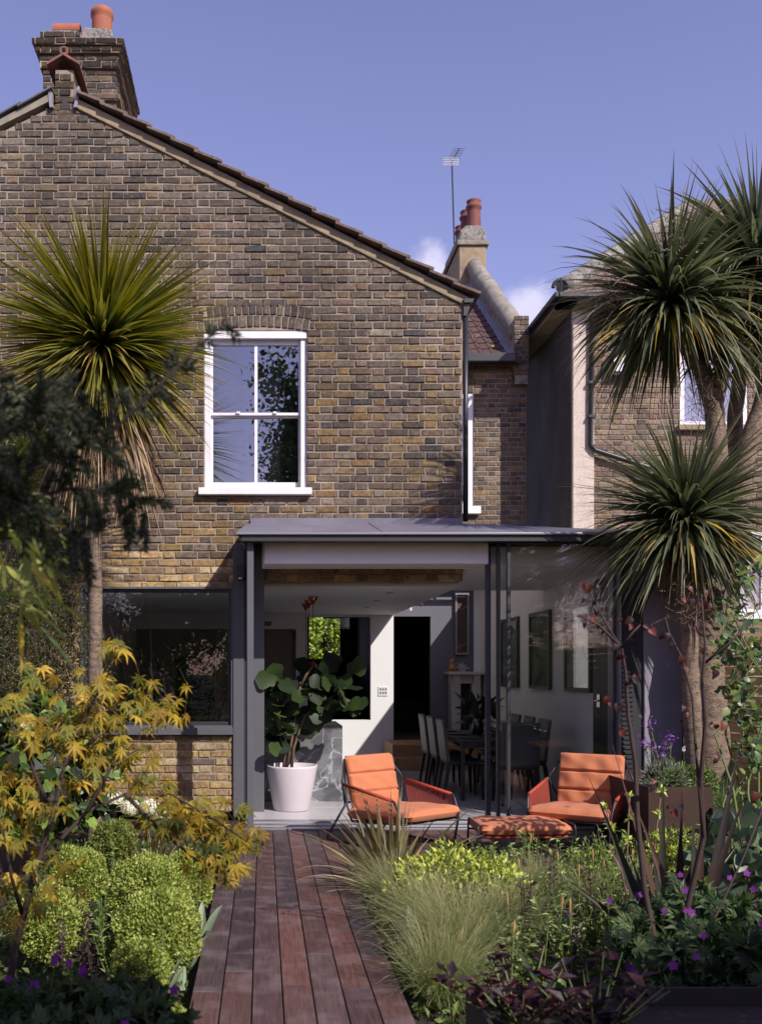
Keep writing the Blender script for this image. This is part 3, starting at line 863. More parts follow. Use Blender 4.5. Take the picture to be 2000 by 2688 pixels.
# ------------------------------------------------------------------ ground, decking
gm = MB()
gm.add([(-300, -300, -.10), (300, -300, -.10), (300, 600, -.10), (-300, 600, -.10)], [(0, 1, 2, 3)])
struct('ground', gm, M['soil'])
YT = 8.95                                   # deck meets the threshold
DX0, PW = -.330, .1405
deck_cols = [lin(92, 66, 62), lin(80, 61, 60), lin(102, 70, 63), lin(72, 58, 59), lin(86, 68, 66), lin(66, 53, 55), lin(96, 71, 66)]
def wood_mat():
    m = mat('deck_wood', (.1, .06, .06), .46, spec=.42, src='OBJ')
    nt = m.node_tree; N = nt.nodes; L = nt.links; b = N['Principled BSDF']
    oi = N.new('ShaderNodeObjectInfo'); ge = N.new('ShaderNodeNewGeometry')
    ad = N.new('ShaderNodeVectorMath'); ad.operation = 'ADD'
    sc = N.new('ShaderNodeVectorMath'); sc.operation = 'SCALE'; sc.inputs['Scale'].default_value = 31.0
    cb = N.new('ShaderNodeCombineXYZ'); L.new(oi.outputs['Random'], cb.inputs[0]); L.new(oi.outputs['Random'], cb.inputs[1])
    L.new(cb.outputs[0], sc.inputs[0]); L.new(ge.outputs['Position'], ad.inputs[0]); L.new(sc.outputs[0], ad.inputs[1])
    mp = N.new('ShaderNodeMapping'); mp.inputs['Scale'].default_value = (26, 1.6, 26); L.new(ad.outputs[0], mp.inputs['Vector'])
    n1 = N.new('ShaderNodeTexNoise'); n1.inputs['Scale'].default_value = 3.0; n1.inputs['Detail'].default_value = 8; n1.inputs['Distortion'].default_value = .6
    L.new(mp.outputs[0], n1.inputs['Vector'])
    n2 = N.new('ShaderNodeTexNoise'); n2.inputs['Scale'].default_value = 5.0; n2.inputs['Detail'].default_value = 6; L.new(ad.outputs[0], n2.inputs['Vector'])
    r1 = N.new('ShaderNodeMapRange'); r1.inputs['From Min'].default_value = .3; r1.inputs['From Max'].default_value = .7; r1.inputs['To Min'].default_value = .68; r1.inputs['To Max'].default_value = 1.3
    L.new(n1.outputs['Fac'], r1.inputs['Value'])
    x1 = N.new('ShaderNodeMix'); x1.data_type = 'RGBA'; x1.blend_type = 'MULTIPLY'; x1.inputs[0].default_value = 1
    L.new(oi.outputs['Color'], x1.inputs[6]); L.new(r1.outputs[0], x1.inputs[7])
    r2 = N.new('ShaderNodeMapRange'); r2.inputs['From Min'].default_value = .48; r2.inputs['From Max'].default_value = .72; r2.inputs['To Max'].default_value = .55
    L.new(n2.outputs['Fac'], r2.inputs['Value'])
    x2 = N.new('ShaderNodeMix'); x2.data_type = 'RGBA'; x2.inputs[7].default_value = (*lin(126, 110, 110), 1)
    L.new(r2.outputs[0], x2.inputs[0]); L.new(x1.outputs[2], x2.inputs[6]); L.new(x2.outputs[2], b.inputs['Base Color'])
    r3 = N.new('ShaderNodeMapRange'); r3.inputs['To Min'].default_value = .34; r3.inputs['To Max'].default_value = .62
    L.new(n2.outputs['Fac'], r3.inputs['Value']); L.new(r3.outputs[0], b.inputs['Roughness'])
    bp = N.new('ShaderNodeBump'); bp.inputs['Strength'].default_value = .25; bp.inputs['Distance'].default_value = .004
    L.new(n1.outputs['Fac'], bp.inputs['Height']); L.new(bp.outputs[0], b.inputs['Normal'])
    return m
WM = wood_mat()
dk = MB()
dk.box(DX0 + .03, DX0 + 7 * PW - .03, 2.5, YT - .02, -.14, -.055)
dk.box(DX0 + 7 * PW - .03, 3.95, 7.15, YT - .02, -.14, -.055)
deck = struct('decking', dk, M['dark_steel'], label='dark red brown hardwood deck boards leading to the glass doors')
PL = {}
def plank(x0, y0, y1):
    L_ = round(y1 - y0, 2)
    key = L_
    if key not in PL:
        mb = MB().box(0, PW - .006, 0, L_ - .0025, -.028, 0)
        me = mb.mesh('plank'); me.materials.append(WM); PL[key] = me
    o = link('plank', PL[key], None, deck, bevel=.0022, seg=1)
    o.location = (x0 + .003, y0, random.uniform(-.0012, .0012))
    c = np.array(random.choice(deck_cols)) * random.uniform(.8, 1.12)
    o.color = (*c, 1)
cuts = [[3.0, 4.45, 6.35], [2.9, 4.75, 5.05, 6.75], [3.3, 5.05, 6.75], [3.0, 4.55, 6.0, 7.7], [3.4, 5.05, 6.75], [2.9, 4.5, 6.4, 7.9], [3.2, 5.0, 6.8]]
for i in range(7):
    ys = [2.5] + cuts[i] + [YT]
    for a, b in zip(ys[:-1], ys[1:]): plank(DX0 + i * PW, a, b)
for i in range(7, 30):
    ys = [7.15, 7.15 + random.choice([.6, .9, 1.2]), YT]
    for a, b in zip(ys[:-1], ys[1:]): plank(DX0 + i * PW, a, b)

# ------------------------------------------------------------------ glazed extension
ext = thing('glazed_extension', 'single storey glass extension with dark frames and lavender grey metal roof', 'extension', (1.8, 9.1, 0))
YR = 8.95
rl, rr = X(620, YR), X(1772, YR)
zf, zbk = Z(1397, YR), Z(1374, YF)
bl = X(650, YF)
rm = MB()
t = .022
Vt = [(rl, YR, zf), (rr, YR, zf), (rr, 12.4, zbk + .12), (XR + .0, 12.4, zbk + .12), (XR + .0, YF - .004, zbk), (bl, YF - .004, zbk)]
V = Vt + [(x, y, z - t) for x, y, z in Vt]
rm.add(V, [(0, 1, 4, 5), (1, 2, 3, 4), (11, 10, 7, 6), (10, 9, 8, 7), (0, 6, 7, 1), (0, 5, 11, 6)])
roof_e = rm.build('roof', M['zinc'], ext)
for xs_ in (X(1005, YR), X(1390, YR)):
    sx = xs_
    MB().prismx([(YR + .004, zf + .001), (YF - .01, zbk + .001), (YF - .01, zbk + .006), (YR + .004, zf + .006)], sx - .004, sx + .004).build('standing_seam', M['zinc'], roof_e)
MB().box(bl + .03, XR - .01, YF - .022, YF - .003, zbk - .01, Z(1361, YF)).build('upstand_flashing', M['zinc'], roof_e, bevel=.004)
MB().box(rl + .002, rr, YR - .006, YR + .02, zf - .022, zf - .002).build('drip_edge', M['alu_light'], roof_e, bevel=.003)
zc2 = Z(1421, YR + .05)
MB().box(rl + .05, rr - .02, YR + .022, YR + .16, zc2, zf - .024).build('fascia', M['dark_frame'], ext)
sd = MB(); sd.add([(rl + .01, YR, zf - t), (bl + .004, YF - .01, zbk - t), (bl + .004, YF - .01, zc2), (rl + .07, YR + .05, zc2)], [(0, 1, 2, 3)])
sdo = sd.build('side_fascia', M['dark_frame'], ext); sm = sdo.modifiers.new('solid', 'SOLIDIFY'); sm.thickness = .02
# posts and panels
pX0, pX1 = X(649, 9.12), X(666, 9.12)
MB().box(pX0, pX1, 9.06, 9.22, 0.0, zc2 + .03).build('corner_post', M['grey_frame'], ext, bevel=.004)
MB().box(X(613, YF), X(641, YF), YF - .03, YF + .28, -.05, zc2 + .12).build('wall_panel', M['grey_frame'], ext, bevel=.003)
MB().box(X(653, YF) - .01, X(694, YF), YF - .03, YF + .30, -.05, zc2 + .12).build('wall_panel', M['grey_frame'], ext, bevel=.003)
MB().box(X(641, YF), X(653, YF) - .01, YF - .005, YF + .2, -.05, zc2 + .1).build('shadow_gap', M['dark_frame'], ext)
MB().box(pX0 + .03, pX0 + .036, 9.225, YF - .032, 0.01, zc2 - .02).build('side_pane', M['glass_clear'], ext)
# tracks
for i, yy in enumerate((8.955, 9.05, 9.15, 9.26, 9.38, 9.5)):
    MB().box(pX0 - .02, 3.64, yy, yy + (.075 if i % 2 == 0 else .05), -.03, .014 if i % 2 == 0 else .006).build('track', M['alu_light'], ext, bevel=.003)
# white bulkhead beam behind the eaves
MB().box(X(694, 9.2), X(1276, 9.28), 9.19, 9.345, Z(1480, 9.19), 2.84).build('bulkhead', M['white_wall'], ext, bevel=.006)
MB().box(X(694, 9.35), 3.70, 9.35, 9.62, Z(1481, 9.35), 2.86).build('bulkhead', M['white_wall'], ext, bevel=.006)
MB().box(X(694, 9.35) - .02, 3.70, 9.63, 9.75, Z(1490, 9.63), 2.86).build('bulkhead', M['white_wall'], ext, bevel=.004)
# ceiling deck between beam and old wall
MB().box(X(694, 9.35) - .02, XR, 9.76, YF - .01, 2.70, 2.74).build('soffit', M['white_wall'], ext)
MB().box(XR + .005, 3.70, 9.76, 12.5, 2.55, 2.60).build('soffit', M['white_wall'], ext)
# stacked sliding doors
def door(pxl, wst, yy, x1, name='sliding_door'):
    xl = X(pxl, yy); ws = wst * yy / FPX
    d = MB(); z0, z1 = .02, zc2 + .02
    d.box(xl, xl + ws, yy, yy + .045, z0, z1); d.box(x1 - .03, x1, yy, yy + .045, z0, z1)
    d.box(xl + ws, x1 - .03, yy, yy + .045, z1 - .03, z1); d.box(xl + ws, x1 - .03, yy, yy + .045, z0, z0 + .03)
    o = d.build(name, M['dark_frame'], ext, bevel=.003)
    MB().box(xl + ws, x1 - .03, yy + .018, yy + .026, z0 + .03, z1 - .03).build('pane', M['glass_clear'], o)
door(1275, 13, 9.28, X(1622, 9.28)); door(1304, 9, 9.17, X(1622, 9.17)); door(1331, 9, 9.07, X(1620, 9.07))
MB().box(X(1619, 9.05), X(1625, 9.05), 9.0, 9.3, 0, zc2 + .02).build('jamb_trim', M['alu_light'], ext)
MB().box(X(1626, 9.05), X(1690, 9.05), 9.03, 9.32, -.05, zc2 + .02).build('jamb', M['dark_frame'], ext, bevel=.004)
for i in range(36):
    zz = .35 + i * .045
    MB().box(X(1632, 9.02), X(1662, 9.02), 9.018, 9.0295, zz, zz + .02).build('louvre', M['dark_frame'], ext)
# right end wall, rendered
MB().box(X(1690, 9.0) + .002, 3.96, 9.0, 9.35, -.05, zc2 + .0).build('end_wall', M['render_lilac'], ext, bevel=.005)
MB().tube([(X(1785, 9.1), 9.1, 0.0), (X(1785, 9.1), 9.1, Z(1690, 9.1))], .042, 12).build('downpipe', M['grey_frame'], ext, smooth=True)
# outside light / sensor on panel
sl_ = thing('wall_sensor_light', 'small black sensor light fixed to the grey panel beside the roof', 'lamp', tuple(P(632, 1505, YF - .03)))
q0, q1 = P(622, 1523, YF), P(644, 1485, YF)
MB().box(q0[0], q1[0], YF - .11, YF - .031, q0[2], q1[2]).build('body', M['black_plastic'], sl_, bevel=.01)
MB().lathe([(.0, 0), (.022, .004), (.02, .02), (.0, .028)], 0, 0, 12, cap=False).build('lens', M['white_paint'], sl_, smooth=True).location = (0, -.1, -.075)
sl_.children[-1].matrix_parent_inverse = Matrix.Identity(4)

# kitchen picture window
kw = thing('picture_window', 'large fixed kitchen window with dark grey metal frame beside palm trunk', 'window', ((KW[0] + KW[1]) / 2, YF, KW[2]))
f = MB(); zs = Z(1909, YF)
fr(f, KW[0], KW[1], zs, KW[3], .055, YF + .035, YF + .12)
f.build('frame', M['dark_frame'], kw, bevel=.004)
f = MB(); fr(f, KW[0] - .001, KW[1], zs - .002, KW[3] + .0, .022, YF - .012, YF + .034); f.build('reveal_trim', M['grey_frame'], kw)
MB().box(KW[0] - .03, KW[1] - .002, YF - .07, YF + .12, KW[2] - .012, zs - .002).build('sill', M['grey_frame'], kw, bevel=.004)
xd = X(238, YF)
MB().box(xd, xd + .05, YF + .034, YF + .121, zs + .055, KW[3] - .055).build('mullion', M['grey_frame'], kw, bevel=.003)
MB().box(KW[0] + .055, xd, YF + .07, YF + .078, zs + .055, KW[3] - .055).build('pane', M['glass_tint'], kw)
MB().box(xd + .05, KW[1] - .055, YF + .07, YF + .078, zs + .055, KW[3] - .055).build('pane', M['glass_tint'], kw)

# ------------------------------------------------------------------ interior shell
YB = 15.75; XI = 2.16; XW = 3.70; ZC = 2.42
struct('floor', MB().box(-2.3, XW, YF + .301, 16.0, -.05, .003), M['floor_concrete'])
struct('floor', MB().box(pX0 - .02, 3.70, 8.957, YF + .30, -.05, .0015), M['floor_concrete'])
c = MB(); c.box(-2.3, XI, YF + .301, YB, ZC, ZC + .6)
struct('ceiling', c, M['white_wall'])
struct('ceiling', MB().box(XI + .001, 3.96, 12.52, 12.62, 2.56, 3.05), M['white_wall'])
OP = (X(807, YB), X(973, YB), Z(1890, YB), Z(1619, YB))
wl_ = MB()
wl_.box(-2.3, OP[0], YB, YB + .13, 0, ZC + .3); wl_.box(OP[1], XI, YB, YB + .13, 0, ZC + .6)
wl_.box(OP[0], OP[1], YB, YB + .13, 0, OP[2]); wl_.box(OP[0], OP[1], YB, YB + .13, OP[3], ZC + .3)
struct('interior_wall', wl_, M['white_wall'])
struct('interior_wall', MB().box(OP[1] + .001, XI + .004, YB - .01, YB - .001, .12, .15), M['white_wall'])
struct('interior_wall', MB().box(-2.45, -2.301, YF + .3, YB + .1, 0, ZC + .3), M['white_wall'])
rw_ = MB(); rw_.box(XW, XW + .26, 9.36, 12.4, 0, 2.78); rw_.box(XW, XW + .26, 12.4, 16.3, 0, 3.02); rw_.box(XW, XW + .26, 16.3, 21.6, 0, 3.4)
struct('interior_wall', rw_, M['white_wall'])
# living room beyond the steps
YL = 16.2
lv = MB(); lv.box(X(1130, YL), X(1243, YL), YL, YL + .1, .37, 3.0)
struct('interior_wall', lv, M['grey_wall'])
lw = MB(); lw.box(X(1243, YL) + .001, XW, YL, YL + .1, .37, 3.0); struct('interior_wall', lw, M['white_wall'])
lt = MB(); lt.box(XI, XW, YL - .02, YL + .1, 3.0, 3.3); struct('interior_wall', lt, M['white_wall'])
lg = MB(); lg.box(XI - .02, X(1130, YL), YL, YL + .1, 2.42, 3.0); struct('interior_wall', lg, M['grey_wall'])
dr = MB(); dr.box(-1.0, 4.0, 16.31, 16.40, 0, .36); dr.box(-1.0, XW, 24, 24.1, 0, 3.3)
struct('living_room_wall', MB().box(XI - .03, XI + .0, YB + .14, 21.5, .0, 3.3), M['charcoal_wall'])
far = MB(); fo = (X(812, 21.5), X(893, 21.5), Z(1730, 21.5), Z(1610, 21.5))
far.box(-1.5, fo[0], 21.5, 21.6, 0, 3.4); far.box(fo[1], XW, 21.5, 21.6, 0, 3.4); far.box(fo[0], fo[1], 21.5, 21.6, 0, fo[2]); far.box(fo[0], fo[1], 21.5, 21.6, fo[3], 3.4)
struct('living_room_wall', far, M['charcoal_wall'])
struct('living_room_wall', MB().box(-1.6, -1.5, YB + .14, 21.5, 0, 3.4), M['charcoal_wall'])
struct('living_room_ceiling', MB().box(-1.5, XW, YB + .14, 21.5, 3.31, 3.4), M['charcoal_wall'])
struct('living_room_floor', MB().box(-1.5, XI - .04, YB + .14, 21.5, 0, .06), M['brown_floor'])
# raised floor and oak steps
Y1 = 14.26
sx0 = X(1037, Y1)
stp = thing('oak_steps', 'two pale oak steps leading up from the dining area', 'steps', ((sx0 + XW) / 2, Y1, 0))
r1 = Z(1989, Y1 + .0); 
MB().box(sx0, XW - .01, Y1, Y1 + .28, .004, .185).build('step', M['oak'], stp, bevel=.006)
MB().box(sx0, XW - .01, Y1 + .28, 15.6, .004, .365).build('step', M['oak'], stp, bevel=.006)
struct('upper_floor', MB().box(XI + .005, XW - .01, 15.605, 21.49, .1, .362), M['brown_floor'])
# rooflight: glazing bars and panes
rlt = thing('rooflight', 'long glass rooflight over the side return dining space', 'rooflight', (XI, 14, 2.97))
fm = MB()
for xx in (XI, XW - .04): fm.box(xx, xx + .04, 12.62, 15.88, 2.95, 3.02)
for yy in (12.62, 15.84): fm.box(XI + .04, XW - .04, yy, yy + .04, 2.95, 3.02)
fm.build('frame', M['grey_frame'], rlt)
for i in range(1):
    ya = 12.66; yb = 15.84
    MB().box(XI + .04, XW - .04, ya, yb, 2.98, 2.99).build('pane', M['glass_roof'], rlt)

# ------------------------------------------------------------------ kitchen
isl = thing('kitchen_island', 'grey veined marble kitchen island behind the potted fig', 'island', (0, 11.3, 0))
def marble():
    m = mat('marble', lin(128, 128, 132, .8), .3, var=.25, vscale=2.5, dark=(lin(88, 88, 94), .52, .1, 3.5))
    nt = m.node_tree; N = nt.nodes; L = nt.links; b = N['Principled BSDF']
    src = b.inputs['Base Color'].links[0].from_socket
    tc = N.new('ShaderNodeTexCoord'); nz = N.new('ShaderNodeTexNoise'); nz.inputs['Scale'].default_value = 2.2; nz.inputs['Detail'].default_value = 8; nz.inputs['Distortion'].default_value = 1.2
    L.new(tc.outputs['Object'], nz.inputs['Vector'])
    ab = N.new('ShaderNodeMath'); ab.operation = 'SUBTRACT'; ab.inputs[1].default_value = .5; L.new(nz.outputs['Fac'], ab.inputs[0])
    a2 = N.new('ShaderNodeMath'); a2.operation = 'ABSOLUTE'; L.new(ab.outputs[0], a2.inputs[0])
    mr = N.new('ShaderNodeMapRange'); mr.inputs['From Min'].default_value = 0; mr.inputs['From Max'].default_value = .018; mr.inputs['To Min'].default_value = .75; mr.inputs['To Max'].default_value = 0
    L.new(a2.outputs[0], mr.inputs['Value'])
    x = N.new('ShaderNodeMix'); x.data_type = 'RGBA'; x.inputs[7].default_value = (*lin(190, 190, 194), 1)
    L.new(mr.outputs[0], x.inputs[0]); L.new(src, x.inputs[6]); L.new(x.outputs[2], b.inputs['Base Color'])
marble()
iY = 10.9
MB().box(-.75, X(899, iY), iY, iY + 1.0, .003, Z(1905, iY)).build('marble_block', M['marble'], isl, bevel=.004)
tall = thing('tall_cupboards', 'tall taupe kitchen cupboards with white bulkhead along the back wall', 'cupboard', (-.6, 15.4, 0))
mat('taupe', lin(128, 116, 110, .8), .5); mat('oven_glass', lin(18, 18, 20), .08, spec=.8)
tx1 = X(765, 15.2)
for i in range(4):
    a = tx1 - .62 * (i + 1) + .006; b = tx1 - .62 * i
    if i != 2:
        MB().box(a, b, 15.2, 15.74, .1, Z(1652, 15.2)).build('door', M['taupe'], tall, bevel=.003)
    else:
        MB().box(a, b, 15.2, 15.74, .1, .6).build('door', M['taupe'], tall, bevel=.003)
        MB().box(a + .01, b - .01, 15.21, 15.74, .602, 1.18).build('oven', M['oven_glass'], tall, bevel=.003)
        MB().box(a + .01, b - .01, 15.21, 15.74, 1.19, 1.7).build('oven', M['oven_glass'], tall, bevel=.003)
        MB().box(a, b, 15.2, 15.74, 1.71, Z(1652, 15.2)).build('door', M['taupe'], tall, bevel=.003)
MB().box(tx1 - 2.6, X(777, 15.2), 15.17, 15.74, Z(1652, 15.2) + .005, ZC - .002).build('bulkhead', M['white_wall'], tall)
MB().box(X(777, 15.3), X(806, 15.3), 15.3, 15.745, .003, ZC - .001).build('pier', M['white_wall'], tall)
for pxg in (705, -.0):
    if pxg:
        gv = thing('air_vent', 'small brass grille on the white kitchen bulkhead', 'vent', tuple(P(700, 1637, 15.16)))
        g_ = P(694, 1643, 15.16); h_ = P(713, 1631, 15.16)
        MB().box(g_[0] - .08, h_[0], 15.155, 15.169, g_[2], h_[2]).build('plate', M['gold_glass'], gv)
        for i in range(7): MB().box(g_[0] - .07 + i * .026, g_[0] - .07 + i * .026 + .016, 15.150, 15.154, g_[2] + .01, h_[2] - .01).build('slot', M['black_metal'], gv)
sink = thing('sink_counter', 'pale worktop under the picture window', 'worktop', (-1.2, 10.8, 0))
MB().box(-2.25, -.85, YF + .31, 11.05, .78, .82).build('worktop', M['white_wall'], sink, bevel=.004)
MB().box(-2.25, -.85, YF + .33, 11.02, .003, .778).build('base_unit', M['taupe'], sink)
tap = thing('kitchen_tap', 'slim chrome tap standing behind the picture window glass', 'tap', (X(455, 10.6), 10.6, .82))
tx = X(458, 10.6)
MB().tube([(tx, 10.6, .82), (tx, 10.6, 1.10), (tx, 10.6, 1.13), (tx - .02, 10.6, 1.15), (tx - .16, 10.6, 1.15), (tx - .17, 10.6, 1.12)], .011, 8).build('spout', M['chrome'], tap, smooth=True)
MB().box(tx - .06, tx + .05, 10.57, 10.63, .822, .85).build('base', M['chrome'], tap, bevel=.008)
# light switches
swp = thing('switch_plate', 'white six gang switch plate on the sunlit white wall', 'switch', tuple(P(1004, 1814, YB)))
a, b = P(992, 1827, YB), P(1017, 1802, YB)
MB().box(a[0], b[0], YB - .012, YB - .001, a[2], b[2]).build('plate', M['white_paint'], swp, bevel=.004)
for i in range(3):
    for j in range(2):
        xx = a[0] + .03 + i * .045; zz = a[2] + .04 + j * .06
        MB().box(xx, xx + .022, YB - .02, YB - .0125, zz, zz + .03).build('rocker', M['alu_light'], swp)
# pendants: copper cones at the ceiling with cords
for i, (pxp, Yp) in enumerate(((822, 11.9), (811, 12.5), (803, 13.1))):
    xx = X(pxp, Yp)
    pe = thing('pendant_lamp', 'copper cone pendant lamp on thin cords over the kitchen island', 'lamp', (xx, Yp, ZC), group='copper pendants over the island')
    MB().lathe([(.062, ZC - .001), (.062, ZC - .006), (.008, ZC - .10), (.0, ZC - .10)], xx, Yp, 20, cap=False).build('ceiling_cone', M['copper'], pe, smooth=True)
    MB().tube([(xx, Yp, ZC - .1), (xx, Yp, 1.62)], .0035, 5).build('cord', M['black_metal'], pe)
    MB().lathe([(.006, 1.62), (.045, 1.58), (.055, 1.50), (.05, 1.42), (.0, 1.42)], xx, Yp, 16, cap=False).build('shade', M['copper'], pe, smooth=True)
for i, (pxp, pyp) in enumerate(((1023, 1556), (989, 1577), (962, 1594))):
    Yp = (ZC - H) * FPX / (1760 - pyp)
    sp = MB().lathe([(.045, ZC - .004), (.05, ZC - .0005)], X(pxp, Yp), Yp, 16).build('downlight', M['grey_frame'])
    tag(sp, 'small round recessed downlight in the white kitchen ceiling', 'lamp', 'ceiling downlights')
for i, Yp in enumerate((12.2, 13.2, 14.2)):
    sp = MB(); sp.lathe([(.02, ZC + .05), (.022, ZC + .02), (.02, ZC - .03)], XI + .04, Yp, 10)
    tag(sp.build('spot_lamp', M['white_paint']), 'small white spot lamp on the ceiling edge above the steps', 'lamp', 'spot lamps on the ceiling edge')
# chandelier in the dark room
chd = thing('chandelier', 'dark glass rod chandelier in the room beyond the kitchen opening', 'chandelier', (X(882, 17.5), 17.5, 2.5))
ccx = X(882, 17.5); cz = Z(1622, 17.5)
MB().lathe([(.24, cz + .03), (.25, cz + .01), (.24, cz)], ccx, 17.5, 24).build('ring', M['black_metal'], chd)
MB().tube([(ccx, 17.5, cz + .03), (ccx, 17.5, 3.31)], .008, 6).build('stem', M['black_metal'], chd)
for i in range(22):
    an_ = i / 22 * 2 * math.pi
    MB().tube([(ccx + .23 * math.cos(an_), 17.5 + .23 * math.sin(an_), cz), (ccx + .23 * math.cos(an_), 17.5 + .23 * math.sin(an_), cz - .17 - .03 * (i % 2))], .014, 6).build('glass_rod', M['glass_table'], chd)

# ------------------------------------------------------------------ pictures, mantel, door on right wall
def pic(name, label, Ya, Yb, z0, z1, art, grp=None):
    r_ = thing(name, label, 'picture', (XW, (Ya + Yb) / 2, z0), group=grp)
    f = MB(); tk = .05
    f.box(XW - .045, XW - .002, Ya, Ya + tk, z0, z1); f.box(XW - .045, XW - .002, Yb - tk, Yb, z0, z1)
    f.box(XW - .045, XW - .002, Ya + tk, Yb - tk, z1 - tk, z1); f.box(XW - .045, XW - .002, Ya + tk, Yb - tk, z0, z0 + tk)
    f.build('frame', M['black_metal'], r_)
    MB().box(XW - .02, XW - .003, Ya + tk, Yb - tk, z0 + tk, z1 - tk).build('print', art, r_)
    MB().box(XW - .034, XW - .031, Ya + tk, Yb - tk, z0 + tk, z1 - tk).build('pane', M['glass_table'], r_)
mat('print_grey', lin(120, 122, 118), .6, var=.5, vscale=3.5, dark=(lin(48, 52, 48), .52, .06, 4))
mat('print_pale', lin(150, 152, 148), .6, var=.3, vscale=2.5, dark=(lin(70, 74, 70), .55, .06, 3))
for i, (Ya, Yb) in enumerate(((10.67, 11.59), (12.19, 13.12), (13.72, 14.66))):
    pic('framed_picture', ['large black framed picture on the white wall closest to the black door', 'black framed picture between two others on the white dining wall', 'black framed picture on the white wall beside the steps'][i], Ya, Yb, 1.25, 2.28, M['print_pale' if i == 0 else 'print_grey'])
bd = thing('black_door', 'black panelled door with steel handle plate on the dining room wall', 'door', (XW, 10.1, 0))
MB().box(XW - .03, XW - .002, 9.55, 10.6, .003, 2.5).build('leaf', M['black_metal'], bd, bevel=.003)
MB().box(XW - .04, XW - .031, 10.36, 10.45, 1.1, 1.24).build('handle_plate', M['chrome'], bd)
MB().tube([(XW - .04, 10.40, 1.17), (XW - .08, 10.40, 1.17), (XW - .08, 10.28, 1.17)], .01, 8).build('lever', M['chrome'], bd)
pt = thing('oil_painting', 'tall dark abstract painting in silver frame above the white mantelpiece', 'painting', tuple(P(1213, 1640, 16.1)))
a, b = P(1196, 1718, 16.1), P(1232, 1556, 16.1)
f = MB(); fr(f, a[0], b[0], a[2], b[2], .03, 16.13, 16.19); f.build('frame', M['alu_light'], pt)
mat('abstract', lin(70, 56, 50), .6, var=.5, vscale=5, dark=(lin(140, 96, 40), .58, .05, 6))
MB().box(a[0] + .03, b[0] - .03, 16.16, 16.185, a[2] + .03, b[2] - .03).build('canvas', M['abstract'], pt)
mn = thing('mantelpiece', 'white marble mantelpiece with carved brackets against grey wall', 'fireplace', (X(1215, 15.95), 15.95, .37))
mat('white_marble', lin(206, 202, 200, .85), .4, var=.1, vscale=5)
a0, a1 = X(1176, 15.95), X(1268, 15.95); zs_ = Z(1763, 15.95)
MB().box(a0 - .02, a1 + .02, 15.8, 16.19, zs_ - .05, zs_).build('shelf', M['white_marble'], mn, bevel=.008)
MB().box(a0 + .04, a1 - .04, 15.93, 16.19, zs_ - .2, zs_ - .05).build('frieze', M['white_marble'], mn, bevel=.005)
for xx in (a0 + .05, a1 - .2):
    MB().box(xx, xx + .15, 15.90, 16.19, .365, zs_ - .2).build('jamb', M['white_marble'], mn, bevel=.006)
    MB().prismx([(15.84, zs_ - .05), (15.93, zs_ - .05), (15.93, zs_ - .28), (15.90, zs_ - .28)], xx + .02, xx + .13).build('bracket', M['white_marble'], mn, bevel=.01)
MB().box(a0 + .2, a1 - .2, 16.1, 16.19, .365, zs_ - .2).build('hearth_opening', M['charcoal_wall'], mn)
vs = thing('gold_vase', 'small amber glass vase on the mantelpiece beside white coral', 'vase', (X(1183, 15.9), 15.9, zs_))
vx = X(1186, 15.9)
MB().lathe([(.06, zs_ + .001), (.075, zs_ + .05), (.06, zs_ + .10), (.03, zs_ + .11), (.05, zs_ + .16), (.035, zs_ + .22), (.02, zs_ + .22)], vx, 15.9, 18).build('body', M['gold_glass'], vs, smooth=True)
crl = MB(); q = np.array([X(1214, 15.9), 15.95, zs_])
crl.lathe([(.05, zs_ + .001), (.06, zs_ + .02), (.03, zs_ + .05)], q[0], q[1], 10)
for i in range(46):
    d = rng.normal(size=3); d[2] = abs(d[2]) + .3; d /= np.linalg.norm(d)
    d = d * np.array([1.1, .6, 1]); L_ = rng.uniform(.06, .14)
    crl.tube([q + np.array([0, 0, .03]), q + np.array([0, 0, .03]) + d * L_ * .6, q + np.array([0, 0, .03]) + d * L_ + rng.normal(size=3) * .012], [.008, .009, .006], 5)
tag(crl.build('coral_ornament', M['white_marble']), 'branching white coral ornament on the mantelpiece', 'ornament')

# television-dark cabinet through the doorway
dw = thing('dark_cabinet', 'dark media cabinet glimpsed through the black doorway', 'cabinet', (2.6, 19.5, .37))
MB().box(2.35, 3.3, 19.3, 19.7, .365, .9).build('carcass', M['charcoal_wall'], dw, bevel=.005)
MB().box(2.45, 3.2, 19.28, 19.32, 1.0, 1.5).build('screen', M['oven_glass'], dw, bevel=.005)
MB().box(2.78, 2.84, 19.33, 19.4, .9, 1.02).build('stand', M['black_metal'], dw)

